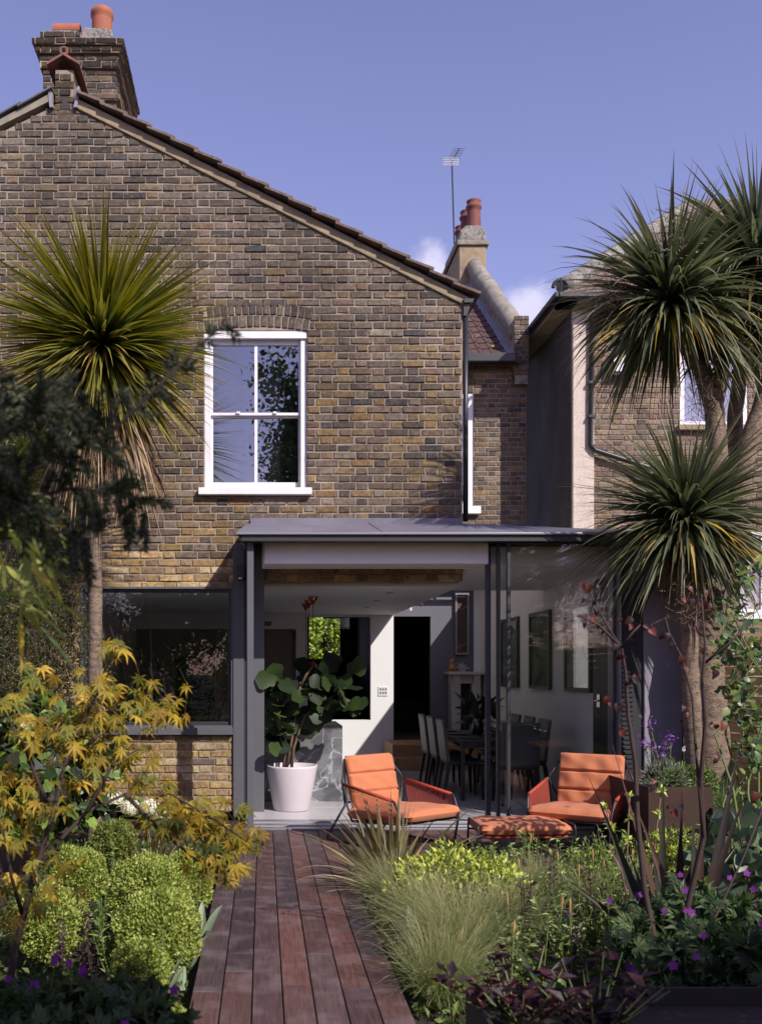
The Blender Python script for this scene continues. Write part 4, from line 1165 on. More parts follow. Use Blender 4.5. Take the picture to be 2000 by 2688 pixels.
# ------------------------------------------------------------------ orange lounge chairs and footstool
def cushion(w, d, h, nx=14, ny=26, seams=(), crown=.02, rad=.035, sag=0.0, axis=0):
    """soft box on z 0..h centred in x,y with rounded edge and stitched channels along x at fractions of y"""
    mb = MB()
    us = np.sin(np.linspace(-1, 1, nx * 2 + 1) * math.pi / 2 * .96) / math.sin(math.pi / 2 * .96); vs = np.linspace(-1, 1, ny * 2 + 1)
    def sup(u, v):    # rounded rectangle falloff
        k = 12
        e = (abs(u) ** k + abs(v) ** k)
        return max(0.0, 1 - e) ** (1 / 3.4)
    top, bot = [], []
    for v in vs:
        for u in us:
            s = sup(u, v)
            x = u * w / 2 * (1 - .0); y = v * d / 2
            if abs(u) > .97 or abs(v) > .97: pass
            seam = 0
            f = (v + 1) / 2
            for q in seams: seam = max(seam, math.exp(-((f - q) / .016) ** 2))
            wr = .008 * math.sin(9 * u + 5 * v) * math.sin(4 * v - 2 * u)
            z = h / 2 + h / 2 * s + crown * s * (1 - u * u) * (1 - v * v) - seam * .036 * s + wr * s
            top.append((x, y, z)); bot.append((x, y, h / 2 - h / 2 * s))
    nu, nv = len(us), len(vs)
    F = []
    for j in range(nv - 1):
        for i in range(nu - 1):
            a = j * nu + i
            F.append((a, a + 1, a + nu + 1, a + nu))
    o = nu * nv
    F2 = [(o + f[3], o + f[2], o + f[1], o + f[0]) for f in F]
    mb.add(top + bot, F + F2)
    return mb

def xf(mb, Mx):
    for i, v in enumerate(mb.v):
        h = np.concatenate([v, np.ones((len(v), 1))], 1)
        mb.v[i] = (h @ np.array(Mx).T)[:, :3]
    return mb

def rods(mb, pts, r=.0105):
    # rounded corners
    pts = [np.array(p, float) for p in pts]; out = [pts[0]]
    for i in range(1, len(pts) - 1):
        a = pts[i] + (pts[i - 1] - pts[i]) / np.linalg.norm(pts[i - 1] - pts[i]) * .035
        b = pts[i] + (pts[i + 1] - pts[i]) / np.linalg.norm(pts[i + 1] - pts[i]) * .035
        out += [a, (a + b) / 2 * .5 + pts[i] * .5, b]
    out.append(pts[-1])
    return mb.tube(out, r, 8)

def lounge(label):
    t = thing('lounge_chair', label, 'chair', group='orange lounge chairs on the deck')
    fm = MB()
    # local: x right, y forward, z up
    for s in (-1, 1):
        rods(fm, [(s * .255, -.36, .69), (s * .355, -.27, .50), (s * .27, -.33, .31)], .0085)      # back side struts
        rods(fm, [(s * .355, -.27, .50), (s * .34, .30, .415), (s * .32, .37, .25), (s * .305, .33, .012), (s * .33, -.50, .012), (s * .29, -.29, .34)], .010)  # arm, front leg, runner, rear leg
        rods(fm, [(s * .32, .37, .24), (s * .30, -.22, .19), (s * .265, -.32, .33), (s * .255, -.36, .69)], .0085)
    rods(fm, [(-.255, -.36, .69), (.255, -.36, .69)], .0085)
    rods(fm, [(-.32, .37, .24), (.32, .37, .24)], .0085)
    rods(fm, [(-.29, -.29, .34), (.29, -.29, .34)], .0085)
    rods(fm, [(-.30, -.22, .19), (.30, -.22, .19)], .0085)
    fm.build('frame', M['black_metal'], t, smooth=True, local=True)
    for s in (-1, 1):
        a0, a1 = np.array([s * .354, -.25, .497]), np.array([s * .341, .275, .419])
        MB().tube([a0, (a0 + a1) / 2, a1], .014, 10).build('rope_armrest', M['rope'], t, smooth=True, local=True)
        b0, b1 = np.array([s * .285, -.12, .235]), np.array([s * .32, .355, .243])
        c = MB(); n = 22
        for i in range(n):
            f = i / (n - 1)
            p, q = a0 + (a1 - a0) * f, b0 + (b1 - b0) * f
            c.tube([p, q], .0034, 5)
        c.build('rope_webbing', M['rope'], t, local=True, kind='stuff')
        MB().tube([b0, b1], .012, 8).build('rope_rail', M['rope'], t, smooth=True, local=True)
    sl = MB(); rows = 26
    for i in range(rows):
        y = -.2 + i * .57 / (rows - 1)
        sl.tube([(-.31, y, .195 + .045 * (y + .2) / .6), (.31, y, .195 + .045 * (y + .2) / .6)], .005, 5)
    sl.build('rope_seat', M['rope'], t, local=True, kind='stuff')
    sc = xf(cushion(.62, .72, .10, seams=(), crown=.02), Matrix.Translation((0, .07, .225)) @ Matrix.Rotation(R(4), 4, 'X'))
    sc.build('seat_cushion', M['orange_fabric'], t, smooth=True, local=True)
    bc = xf(cushion(.53, .47, .085, seams=(.34, .68), crown=.018), Matrix.Translation((0, -.325, .485)) @ Matrix.Rotation(R(-76), 4, 'X'))
    bc.build('back_cushion', M['orange_fabric'], t, smooth=True, local=True)
    return t
lc = lounge('orange cushioned lounge chair standing beside the white fig planter and open doorway')
lc.location = (1.16, 8.22, 0.0); lc.rotation_euler = (0, 0, R(180 + 38)); lc.scale = (1.06, 1.06, 1.04)
lc2 = dup(lc, (2.75, 8.24, 0), R(180 - 34), 'orange cushioned lounge chair standing in front of the closed glass doors')

ft = thing('footstool', 'low orange cushioned footstool with black wire frame between the two lounge chairs', 'footstool', (2.11, 7.86, 0), R(3)); ft.scale = (.9, .92, .96)
fm = MB()
for s in (-1, 1):
    rods(fm, [(s * .45, -.22, .012), (s * .44, -.22, .265), (s * .41, .20, .275), (s * .42, .20, .012)], .0095)
    rods(fm, [(s * .45, -.22, .012), (s * .42, .20, .012)], .0095)
rods(fm, [(-.44, -.22, .165), (.44, -.22, .165)], .008); rods(fm, [(-.41, .20, .175), (.41, .20, .175)], .008)
fm.build('frame', M['black_metal'], ft, smooth=True, local=True)
MB().tube([(-.37, -.22, .166), (.37, -.22, .166)], .013, 8).build('rope_rail', M['rope'], ft, smooth=True, local=True)
MB().tube([(-.37, .20, .176), (.37, .20, .176)], .013, 8).build('rope_rail', M['rope'], ft, smooth=True, local=True)
sl = MB()
for i in range(40):
    x = -.37 + .74 * i / 39
    sl.tube([(x, -.22, .168), (x, .20, .178)], .005, 5)
sl.build('rope_seat', M['rope'], ft, local=True, kind='stuff')
xf(cushion(.82, .50, .092, crown=.012), Matrix.Translation((0, -.01, .186)) @ Matrix.Rotation(R(1.0), 4, 'X')).build('seat_cushion', M['orange_fabric'], ft, smooth=True, local=True)

# ------------------------------------------------------------------ dining table set
tb = thing('dining_table', 'black rectangular dining table laid with plates and glasses behind the glass doors', 'table', (2.71, 11.85, 0))
ZT = .70
MB().box(2.26, 3.16, 10.9, 12.8, ZT - .03, ZT).build('tabletop', M['black_metal'], tb, bevel=.006)
f = MB(); f.box(2.30, 3.12, 10.94, 10.97, ZT - .09, ZT - .031); f.box(2.30, 3.12, 12.73, 12.76, ZT - .09, ZT - .031); f.box(2.30, 2.33, 10.971, 12.729, ZT - .09, ZT - .031); f.box(3.09, 3.12, 10.971, 12.729, ZT - .09, ZT - .031)
f.build('apron', M['black_metal'], tb)
for xx in (2.27, 3.105):
    for yy in (10.91, 12.745): MB().box(xx, xx + .045, yy, yy + .045, .003, ZT - .031).build('leg', M['black_metal'], tb, bevel=.004)
def dchair():
    t = thing('dining_chair', 'x', 'chair', group='black dining chairs round the table')
    bk = MB(); n = 6
    pr = [(-.205, .44), (-.225, .62), (-.245, .80), (-.262, .92), (-.245, .935), (-.225, .92), (-.205, .80), (-.185, .62), (-.165, .44)]
    bk.prismx([(p[0], p[1]) for p in pr][::-1], -.215, .215)
    bk.build('backrest', M['chair_back_leather'], t, bevel=.02, local=True, seg=3)
    MB().box(-.22, .22, -.20, .24, .40, .455).build('seat', M['black_fabric'], t, bevel=.02, local=True, seg=3)
    for s in (-1, 1):
        for (y, dy) in ((-.18, -.06), (.20, .015)):
            l = MB(); x = s * .19
            V = [(x - .025, y - .022, .40), (x + .025, y - .022, .40), (x + .025, y + .022, .40), (x - .025, y + .022, .40), (x + s * .012 - .014, y + dy - .014, .004), (x + s * .012 + .014, y + dy - .014, .004), (x + s * .012 + .014, y + dy + .014, .004), (x + s * .012 - .014, y + dy + .014, .004)]
            l.add(V, [(0, 1, 2, 3), (7, 6, 5, 4), (0, 4, 5, 1), (1, 5, 6, 2), (2, 6, 7, 3), (3, 7, 4, 0)])
            l.build('leg', M['black_fabric'], t, local=True)
    return t
dc = dchair()
spots = [(2.33, 11.22, -90, 'black dining chair at the steps side of the table, closest to the glass doors'), (2.33, 11.87, -90, 'middle black dining chair on the steps side of the table'), (2.33, 12.5, -90, 'black dining chair on the steps side of the table, furthest from the doors'),
         (3.08, 11.22, 90, 'black dining chair on the picture wall side, closest to the glass doors'), (3.08, 11.87, 90, 'middle black dining chair on the picture wall side of the table'), (3.08, 12.5, 90, 'black dining chair on the picture wall side, furthest from the doors'),
         (2.84, 10.72, 0, 'black dining chair at the head of the table with its back to the doors')]
for i, (x, y, a, lb) in enumerate(spots):
    o = dc if i == 0 else dup(dc, (x, y, 0))
    o.location = (x, y, 0); o.rotation_euler = (0, 0, R(a)); o['label'] = lb
# plates and glasses
def plate(x, y, lb):
    o = MB().lathe([(.0, ZT + .004), (.08, ZT + .002), (.135, ZT + .014), (.137, ZT + .018), (.08, ZT + .008), (.0, ZT + .008)], x, y, 28, cap=False).build('plate', M['plate_mat'], smooth=True)
    tag(o, lb, 'plate', 'dinner plates on the dining table')
mat('plate_mat', lin(122, 120, 120), .3)
for i, y in enumerate((11.22, 11.87, 12.5)):
    w_ = ('closest to the doors', 'in the middle', 'furthest from the doors')[i]
    plate(2.43, y, 'round grey plate laid on the steps side of the table, ' + w_)
    plate(2.99, y, 'round grey plate laid on the picture wall side of the table, ' + w_)
def wine():
    t = thing('wine_glass', 'tall empty wine glass with thin stem on the black table', 'glass', group='wine glasses on the dining table')
    MB().lathe([(.034, .001), (.034, .003), (.006, .008), (.004, .02), (.004, .085), (.01, .095)], 0, 0, 16, cap=False).build('stem', M['glass_table'], t, smooth=True, local=True)
    MB().lathe([(.01, .095), (.034, .12), (.044, .15), (.042, .185), (.034, .215), (.0335, .2155), (.041, .185), (.042, .15), (.033, .122), (.008, .098)], 0, 0, 18, cap=False).build('bowl', M['glass_table'], t, smooth=True, local=True)
    return t
wg = wine(); wg.location = (2.62, 11.12, ZT)
for (x, y) in ((2.62, 11.7), (2.62, 12.3), (2.86, 11.3), (2.86, 11.9), (2.86, 12.45)):
    dup(wg, (x, y, ZT))

# ------------------------------------------------------------------ plant tools
def nrm(a): return a / (np.linalg.norm(a, axis=-1, keepdims=True) + 1e-9)
def rdir(n, up=0.0, flat=1.0):
    d = rng.normal(size=(n, 3)); d[:, 2] *= flat; d = nrm(d); d[:, 2] += up
    return nrm(d)
def cols(n, pal, w=None, jit=.15):
    pal = np.array(pal, float); p = None if w is None else np.array(w, float) / np.sum(w)
    c = pal[rng.choice(len(pal), n, p=p)]
    return np.clip(c * rng.uniform(1 - jit, 1 + jit, (n, 1)) * rng.uniform(.94, 1.06, (n, 3)), 0, 1)

def t_oval(w=.28, fold=.10, droop=.08):
    return np.array([(0, 0, 0), (0, .5, -.02), (0, 1, -droop), (-w, .45, fold), (w, .45, fold)]), [(0, 4, 2, 1), (0, 1, 2, 3)]
def t_lance(w=.10):
    return np.array([(0, 0, 0), (0, .5, .02), (0, 1, -.22), (-w, .35, .05), (w, .35, .05)]), [(0, 4, 2, 1), (0, 1, 2, 3)]
def t_maple(w=.13):
    V = [(0, 0, 0)]; F = []
    for k, (a, l) in enumerate(((-118, .42), (-75, .70), (-38, .92), (0, 1.0), (38, .92), (75, .70), (118, .42))):
        a = math.radians(a); dx, dy = math.sin(a), math.cos(a); b = len(V)
        def q(t, s, z): return (dx * t * l - dy * s * l, dy * t * l + dx * s * l, z * l)
        V += [q(.42, w, .05), q(.70, w * .62, -.03), q(1.0, 0, -.26 - .05 * (k % 3)), q(.70, -w * .62, -.03), q(.42, -w, .05), q(.5, 0, -.01)]
        F += [(0, b + 5, b + 1, b), (b + 5, b + 2, b + 1), (0, b + 4, b + 3, b + 5), (b + 5, b + 3, b + 2)]
    return np.array(V), F
def t_round(n=5, w=.5, droop=.10, lobes=0):
    ys = np.linspace(0, 1, n + 1); V = []; F = []
    for y in ys:
        h = w * (math.sin(math.pi * min(1, y * .92 + .10)) ** .6) if 0 < y < 1 else (.12 * w if y == 0 else 0.02)
        z = -droop * (y ** 2) * 1.5
        V += [(-h, y, z + .10 * h), (0, y, z), (h, y, z + .10 * h)]
    for i in range(n):
        a = i * 3
        F += [(a, a + 1, a + 4, a + 3), (a + 1, a + 2, a + 5, a + 4)]
    return np.array(V), F
def t_heart():
    L_ = [(0, 0), (.30, -.12), (.50, .10), (.46, .42), (.24, .75), (0, 1)]
    V = [(0, y, -.35 * y * y) for y in (0, .06, .2, .45, .75, 1)] + [(x * .9, y, .38 * x - .35 * y * y) for x, y in L_] + [(-x * .9, y, .38 * x - .35 * y * y) for x, y in L_]
    F = []
    for i in range(5):
        F += [(i, 6 + i, 7 + i, i + 1), (i + 1, 13 + i, 12 + i, i)]
    return np.array(V, float), F
def t_fiddle():
    n = 7; V = []; F = []
    wd = [.05, .20, .25, .24, .34, .42, .36, .03]
    for i in range(n + 1):
        y = i / n; z = -.25 * y * y + .02 * (i % 2); h = wd[i]
        V += [(-h, y, z + .16 * h + .02 * math.sin(i * 2.1)), (0, y, z), (h, y, z + .16 * h + .02 * math.sin(i * 1.7 + 1))]
    for i in range(n):
        a = i * 3
        F += [(a, a + 1, a + 4, a + 3), (a + 1, a + 2, a + 5, a + 4)]
    return np.array(V), F
def t_ivy():
    o = [(0, -.05), (.28, -.12), (.52, .12), (.36, .34), (.40, .55), (.16, .72), (0, 1.0)]
    V = [(0, .30, -.03)] + [(x, y, .06 - .10 * y) for x, y in o] + [(-x, y, .06 - .10 * y) for x, y in o[1:-1][::-1]]
    n = len(V) - 1
    F = [(0, 1 + i, 1 + (i + 1) % n) for i in range(n)]
    return np.array(V), F

def inst(T, pos, d, n, sc, C):
    V, F = T; k = len(V); N = len(pos)
    d = nrm(d); n = nrm(n - d * np.sum(n * d, -1, keepdims=True)); s = np.cross(d, n)
    sc = np.broadcast_to(np.asarray(sc, float).reshape(-1, 1), (N, 1))
    W = pos[:, None, :] + sc[:, None, :] * (V[None, :, 0:1] * s[:, None, :] + V[None, :, 1:2] * d[:, None, :] + V[None, :, 2:3] * n[:, None, :])
    off = (np.arange(N) * k)
    Fs = []
    for f in F:
        Fs.append(np.array(f)[None, :] + off[:, None])
    CC = np.repeat(C, k, 0)
    return W.reshape(-1, 3), Fs, CC

def add_inst(mb, T, pos, d, n, sc, C):
    W, Fs, CC = inst(T, pos, d, n, sc, C)
    b = mb.n
    for f in Fs: mb.f.extend(map(tuple, (f + b).tolist()))
    mb.v.append(W); mb.n += len(W)
    mb.c.append(np.concatenate([CC, np.ones((len(CC), 1))], 1))

TM = {}
def leaves(parent, T, tname, pos, d, n, sc, C, kind='leaf', single=0, name='leaf', rest='foliage', rank=None):
    """`single` leaves become objects of their own (shared mesh), the remaining ones one stuff part"""
    N = len(pos); idx = np.arange(N) if rank is None else np.argsort(rank)
    one, many = idx[:single], idx[single:]
    sc = np.broadcast_to(np.asarray(sc, float).reshape(-1), (N,))
    if len(one):
        key = (tname, kind)
        if key not in TM:
            me = MB().add(T[0], T[1]).mesh('leaf', True); me.materials.append(M[kind + '_OBJ']); TM[key] = me
        dd = nrm(d[one]); nn = nrm(n[one] - dd * np.sum(n[one] * dd, -1, keepdims=True)); ss = np.cross(dd, nn)
        inv = Matrix.Translation(-wloc(parent))
        for i, j in enumerate(one):
            o = bpy.data.objects.new(name, TM[key]); col.objects.link(o); o.parent = parent; o.matrix_parent_inverse = inv
            s = sc[j]
            o.matrix_basis = Matrix(((ss[i][0] * s, dd[i][0] * s, nn[i][0] * s, pos[j][0]), (ss[i][1] * s, dd[i][1] * s, nn[i][1] * s, pos[j][1]), (ss[i][2] * s, dd[i][2] * s, nn[i][2] * s, pos[j][2]), (0, 0, 0, 1)))
            o.color = (*C[j], 1)
    if len(many):
        mb = MB(); add_inst(mb, T, pos[many], d[many], n[many], sc[many], C[many])
        return mb.build(rest, M[kind + '_ATTR'], parent, kind='stuff')

def blade_arr(base, d, length, width, droop, segs=6, fold=.25, prof=None, up=None, wav=0.0, thin=False, curl=1.0):
    """vectorised strap leaves: returns V (N, segs+1, k, 3)"""
    N = len(base); base = np.asarray(base, float); d = nrm(np.asarray(d, float))
    length = np.broadcast_to(np.asarray(length, float), (N,)); width = np.broadcast_to(np.asarray(width, float), (N,)); droop = np.broadcast_to(np.asarray(droop, float), (N,))
    if prof is None: prof = lambda t: (.45 + .55 * math.sin(math.pi * min(1, t * 1.25 + .12))) * (1 - max(0, (t - .45) / .55) ** 1.6) if t < .999 else .02
    up = rng.normal(size=(N, 3)) * .35 + np.array([0, 0, 1.0]) if up is None else up
    p = base.copy(); out = []
    for s in range(segs + 1):
        t = s / segs
        sd = nrm(np.cross(d, up))
        nn = np.cross(sd, d)
        w = (width * prof(t) / 2)[:, None]
        if thin: ring = np.stack([p - sd * w, p + sd * w], 1)
        else: ring = np.stack([p - sd * w + nn * w * fold, p, p + sd * w + nn * w * fold], 1)
        out.append(ring)
        p = p + d * (length / segs)[:, None]
        d = d + np.array([0, 0, -1.0]) * (droop * (.4 + 1.2 * t) / segs)[:, None]
        if wav: d = d + rng.normal(size=(N, 3)) * wav
        d = nrm(d)
    return np.stack(out, 1)

def add_blades(mb, A, C, tipc=None):
    N, S, k, _ = A.shape
    b = mb.n
    V = A.reshape(-1, 3)
    off = (np.arange(N) * S * k)[:, None]
    for s in range(S - 1):
        for j in range(k - 1):
            f = np.array([s * k + j, s * k + j + 1, (s + 1) * k + j + 1, (s + 1) * k + j])[None] + off + b
            mb.f.extend(map(tuple, f.tolist()))
    mb.v.append(V); mb.n += len(V)
    C = np.repeat(C[:, None, :], S, 1)
    if tipc is not None:
        t = (np.linspace(0, 1, S) ** 2.2)[None, :, None]
        C = C * (1 - t) + np.asarray(tipc)[None, None, :] * t
    C = np.repeat(C[:, :, None, :], k, 2).reshape(-1, 3)
    mb.c.append(np.concatenate([C, np.ones((len(C), 1))], 1))

def blades_parts(parent, A, C, kind='leaf', single=0, rest='foliage', tipc=None, name='leaf'):
    for i in range(min(single, len(A))):
        mb = MB(); add_blades(mb, A[i:i + 1], C[i:i + 1], tipc); mb.build(name, M[kind + '_ATTR'], parent, smooth=True)
    if single < len(A):
        mb = MB(); add_blades(mb, A[single:], C[single:], tipc); mb.build(rest, M[kind + '_ATTR'], parent, smooth=True, kind='stuff')

def ellipsoid_pts(n, c, r, lump=.12, seed=0, shell=(.80, 1.04), top=True):
    d = rdir(n)
    f = 1 + lump * (np.sin(d[:, 0] * 5.1 + seed) * np.cos(d[:, 1] * 4.3 + seed * 2) + .6 * np.sin(d[:, 2] * 7.7 + d[:, 0] * 6 + seed))
    rad = rng.uniform(shell[0], shell[1], n) ** 1.0 * f
    return np.asarray(c) + d * np.asarray(r) * rad[:, None], d

def bush(name, label, cat, c, r, n, leaf, pal, w=None, T=None, tname='oval', kind='leaf', group=None, lump=.12, seed=0, shell=(.78, 1.04), out=.9, up=.5, single=0, stem=True, inner=True, root=None):
    c = np.asarray(c, float); r = np.asarray(r, float)
    gz_ = max(-.1, c[2] - r[2])
    t = root or thing(name, label, cat, (c[0], c[1], gz_), group=group)
    T = T or t_oval()
    pos, d = ellipsoid_pts(n, c, r, lump, seed, shell)
    keep = pos[:, 2] > -.08
    pos, d = pos[keep], d[keep]; n = len(pos)
    dd = nrm(d * out + rng.normal(size=(n, 3)) * .55 + np.array([0, 0, up]))
    nn = nrm(d + rng.normal(size=(n, 3)) * .5 + np.array([0, 0, .4]))
    sc = leaf * rng.uniform(.7, 1.25, n)
    C = cols(n, pal, w)
    leaves(t, T, tname, pos, dd, nn, sc, C, kind, single, rank=pos[:, 1] - d[:, 2] * .02)
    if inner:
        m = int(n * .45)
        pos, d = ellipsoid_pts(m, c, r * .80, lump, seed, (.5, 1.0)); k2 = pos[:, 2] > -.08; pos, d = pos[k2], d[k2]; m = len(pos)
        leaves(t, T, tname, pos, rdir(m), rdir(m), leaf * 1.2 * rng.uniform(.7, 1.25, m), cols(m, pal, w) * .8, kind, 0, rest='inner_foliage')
    if stem:
        s = MB()
        for i in range(7):
            a = rng.uniform(0, 6.28); q = c + r * np.array([math.cos(a) * .45, math.sin(a) * .45, rng.uniform(-.1, .5)])
            b0 = np.array([c[0] + .08 * r[0] * math.cos(a), c[1] + .08 * r[1] * math.sin(a), gz_])
            s.tube([b0, b0 * .5 + q * .5 + rng.normal(size=3) * .02, q], [.010, .007, .003], 5)
        s.build('stems', M['twig_brown'], t)
    return t
def G(px, py, z=0.0):      # ground point seen at a pixel
    Y = (H - z) * FPX / (py - VY)
    return np.array([X(px, Y), Y, z])

# ------------------------------------------------------------------ cordylines
GRN = [lin(84, 100, 44), lin(104, 114, 52), lin(62, 80, 38), lin(120, 128, 74), lin(96, 104, 34), lin(136, 132, 60)]
GRW = [4, 3, 3, 2, 2, 1]
DRY = [lin(150, 126, 100), lin(122, 98, 76), lin(170, 148, 122), lin(96, 76, 60)]
def crown(root, c, n, L_, wid, droopk, low=-.55, pal=GRN, w=GRW, single=40, tilt=(0, 0, 0), name='crown', tipc=lin(158, 142, 62)):
    c = np.asarray(c, float)
    z = 1 - (1 - low) * (rng.uniform(0, 1, n) ** .85)
    a = rng.uniform(0, 2 * math.pi, n)
    rr = np.sqrt(np.clip(1 - z * z, 0, 1))
    d = np.stack([rr * np.cos(a), rr * np.sin(a), z], 1) + np.array(tilt)
    base = c + nrm(d) * .05 + np.array([0, 0, .10]) * np.clip(z, -1, 1)[:, None]
    L = L_ * rng.uniform(.78, 1.12, n) * (1 - .12 * (z > .8))
    dr = droopk * rng.uniform(.4, 1.5, n) * (1.15 - z * .75) 
    A = blade_arr(base, d, L, wid * rng.uniform(.75, 1.2, n), dr, segs=7, fold=.3)
    order = np.argsort(c[1] + d[:, 1]); A = A[order]
    C = cols(n, pal, w)[np.argsort(order)][order]
    cr = MB().lathe([(.03, c[2] - .12), (.075, c[2] - .02), (.05, c[2] + .10), (.01, c[2] + .2)], c[0], c[1], 10).build(name, M['stem_green'], root)
    blades_parts(cr, A, C, 'leaf', single, tipc=tipc)
    m = int(n * .10)      # yellowing low leaves
    a = rng.uniform(0, 6.28, m); d = np.stack([np.cos(a), np.sin(a), rng.uniform(-.8, -.1, m)], 1)
    A = blade_arr(c + nrm(d) * .05, d, L_ * rng.uniform(.6, 1.0, m), wid * .9, droopk * 1.3, segs=6)
    blades_parts(cr, A, cols(m, [lin(190, 160, 60), lin(160, 130, 70), lin(170, 150, 84)]), 'leaf', 0, rest='yellowing_leaves')
    return cr
def trunk(pts, rad, root, name='trunk', matn='bark'):
    # densify with slight knobbliness
    P_ = []; R_ = []
    for i in range(len(pts) - 1):
        for k in range(8):
            f = k / 8
            p = np.asarray(pts[i]) * (1 - f) + np.asarray(pts[i + 1]) * f
            P_.append(p + rng.normal(size=3) * rad[i] * .03); R_.append((rad[i] * (1 - f) + rad[i + 1] * f) * rng.uniform(.95, 1.06))
    P_.append(np.asarray(pts[-1])); R_.append(rad[-1])
    MB().tube(P_, R_, 14).build(name, M[matn], root, smooth=True)

YPl = 8.35
pl = thing('cordyline_palm', 'tall single trunk cordyline palm with dead leaf skirt in front of the kitchen window', 'palm tree', (X(250, YPl), YPl, -.1))
tc_ = P(268, 905, YPl)
trunk([P(250, 2230, YPl), P(249, 2000, YPl), P(252, 1700, YPl), P(252, 1400, YPl), P(262, 1150, YPl), P(265, 1020, YPl), tc_], [.066, .062, .060, .052, .05, .05, .045], pl)
crown(pl, tc_, 1000, 1.18, .044, .34, low=-.78, single=110)
n = 400
a = rng.uniform(0, 6.28, n); zz = rng.uniform(Z(1130, YPl), Z(1000, YPl), n)
rad = rng.uniform(.05, .22, n)
base = np.stack([tc_[0] + np.cos(a) * rad * .4, YPl + np.sin(a) * rad * .4, zz], 1)
d = np.stack([np.cos(a) * rng.uniform(.25, .9, n), np.sin(a) * rng.uniform(.25, .9, n), -np.ones(n) * .7], 1)
A = blade_arr(base, d, rng.uniform(.65, 1.32, n), .030, 2.2, segs=7, fold=.4, wav=.03)
blades_parts(pl, A, cols(n, DRY), 'dry', 50, rest='dead_leaf_skirt', name='dead_leaf')
fz = MB()          # wiry spent flower stalks in the skirt
for i in range(150):
    p = P(rng.uniform(215, 320), rng.uniform(1150, 1330), YPl - rng.uniform(.16, .34)); q = p + np.array([rng.uniform(-.15, .15), rng.uniform(-.05, .05), rng.uniform(-.22, .02)])
    fz.tube([p, (p + q) / 2 + rng.normal(size=3) * .03, q], .0018, 3, c=lin(170, 152, 130), cap=False)
fz.build('spent_flower_stalks', M['dry_ATTR'], pl, kind='stuff')
sp = MB()          # flower panicle
q0 = P(330, 900, YPl + .1)
for i in range(90):
    f = rng.uniform(0, 1); p = q0 + np.array([.16 * f + rng.normal() * .025, 0 + rng.normal() * .03, .62 * f + rng.normal() * .03])
    sp.tube([p, p + np.array([rng.normal() * .04, rng.normal() * .03, rng.uniform(.02, .07)])], .004, 3, c=lin(170, 160, 110), cap=False)
sp.build('flower_panicle', M['dry_ATTR'], pl, kind='stuff')

YPr = 8.7
pr_ = thing('cordyline_palm', 'large multi stemmed cordyline palm with three leaf heads beside the neighbouring house', 'palm tree', (X(1860, YPr), YPr, -.1))
cA, cB, cC = P(1758, 800, YPr - .1), P(1985, 690, YPr + .1), P(1800, 1370, YPr - .35)
trunk([P(1868, 2200, YPr), P(1862, 1900, YPr), P(1850, 1720, YPr), P(1880, 1450, YPr), P(1882, 1180, YPr), P(1872, 1060, YPr)], [.20, .165, .145, .105, .09, .085], pr_)
trunk([P(1872, 1080, YPr), P(1850, 1010, YPr), P(1815, 930, YPr - .05), cA], [.075, .06, .055, .05], pr_, 'branch')
trunk([P(1872, 1080, YPr), P(1896, 960, YPr), P(1925, 830, YPr), cB], [.075, .062, .055, .05], pr_, 'branch')
trunk([P(1905, 1700, YPr + .1), P(1925, 1300, YPr + .2), P(1928, 1080, YPr + .2), P(1960, 860, YPr + .25)], [.10, .075, .07, .05], pr_, 'branch')
trunk([P(1900, 1500, YPr), P(1960, 1180, YPr - .05), P(2010, 1030, YPr - .05), P(2080, 800, YPr)], [.095, .085, .08, .06], pr_, 'branch')
trunk([P(1830, 2150, YPr - .25), P(1812, 1800, YPr - .3), P(1805, 1560, YPr - .33), cC], [.085, .075, .07, .055], pr_, 'branch')
GR2 = [lin(70, 82, 56), lin(88, 99, 72), lin(52, 65, 44), lin(106, 114, 88), lin(62, 76, 40), lin(116, 116, 84)]
crown(pr_, cA, 560, 1.08, .05, 1.15, low=-.72, pal=GR2, tipc=lin(126, 124, 92), single=70)
crown(pr_, cB, 440, 1.05, .05, .85, low=-.7, pal=GR2, tipc=lin(126, 124, 92), single=40)
crown(pr_, P(1960, 860, YPr + .25), 170, .8, .045, 1.2, low=-.7, pal=GR2, tipc=lin(126, 124, 92), single=0)
crown(pr_, P(2090, 800, YPr), 160, .95, .045, .9, low=-.6, pal=GR2, tipc=lin(126, 124, 92), single=0)
crown(pr_, cC, 560, 1.02, .046, .9, low=-.68, pal=GR2, tipc=lin(126, 124, 92), single=70)
fz = MB()
def fuzz(mb, px, py, Y, rx, ry, n, c, r=.0018, L_=.12):
    for i in range(n):
        p = P(px + rng.normal() * rx, py + rng.normal() * ry, Y + rng.normal() * .1); q = p + rng.normal(size=3) * L_ * .6
        mb.tube([p, (p + q) / 2 + rng.normal(size=3) * .02, q], r, 3, c=c, cap=False)
fuzz(fz, 1605, 775, YPr - .35, 30, 28, 220, lin(84, 66, 58), L_=.14)
fuzz(fz, 1765, 620, YPr - .35, 25, 32, 300, lin(150, 140, 118), r=.0022, L_=.05)
fuzz(fz, 1815, 1560, YPr - .45, 26, 40, 220, lin(140, 124, 100), L_=.15)
fuzz(fz, 1838, 1030, YPr - .2, 22, 50, 180, lin(90, 74, 64), L_=.12)
fz.build('spent_flower_stalks', M['dry_ATTR'], pr_, kind='stuff')
n = 70; a = rng.uniform(0, 6.28, n)
A = blade_arr(cC + np.stack([np.cos(a) * .06, np.sin(a) * .06, -rng.uniform(0, .15, n)], 1), np.stack([np.cos(a) * .4, np.sin(a) * .4, -np.ones(n)], 1), rng.uniform(.4, .8, n), .026, 2.0, segs=5, wav=.03)
blades_parts(pr_, A, cols(n, DRY), 'dry', 0, rest='dead_leaf_skirt')

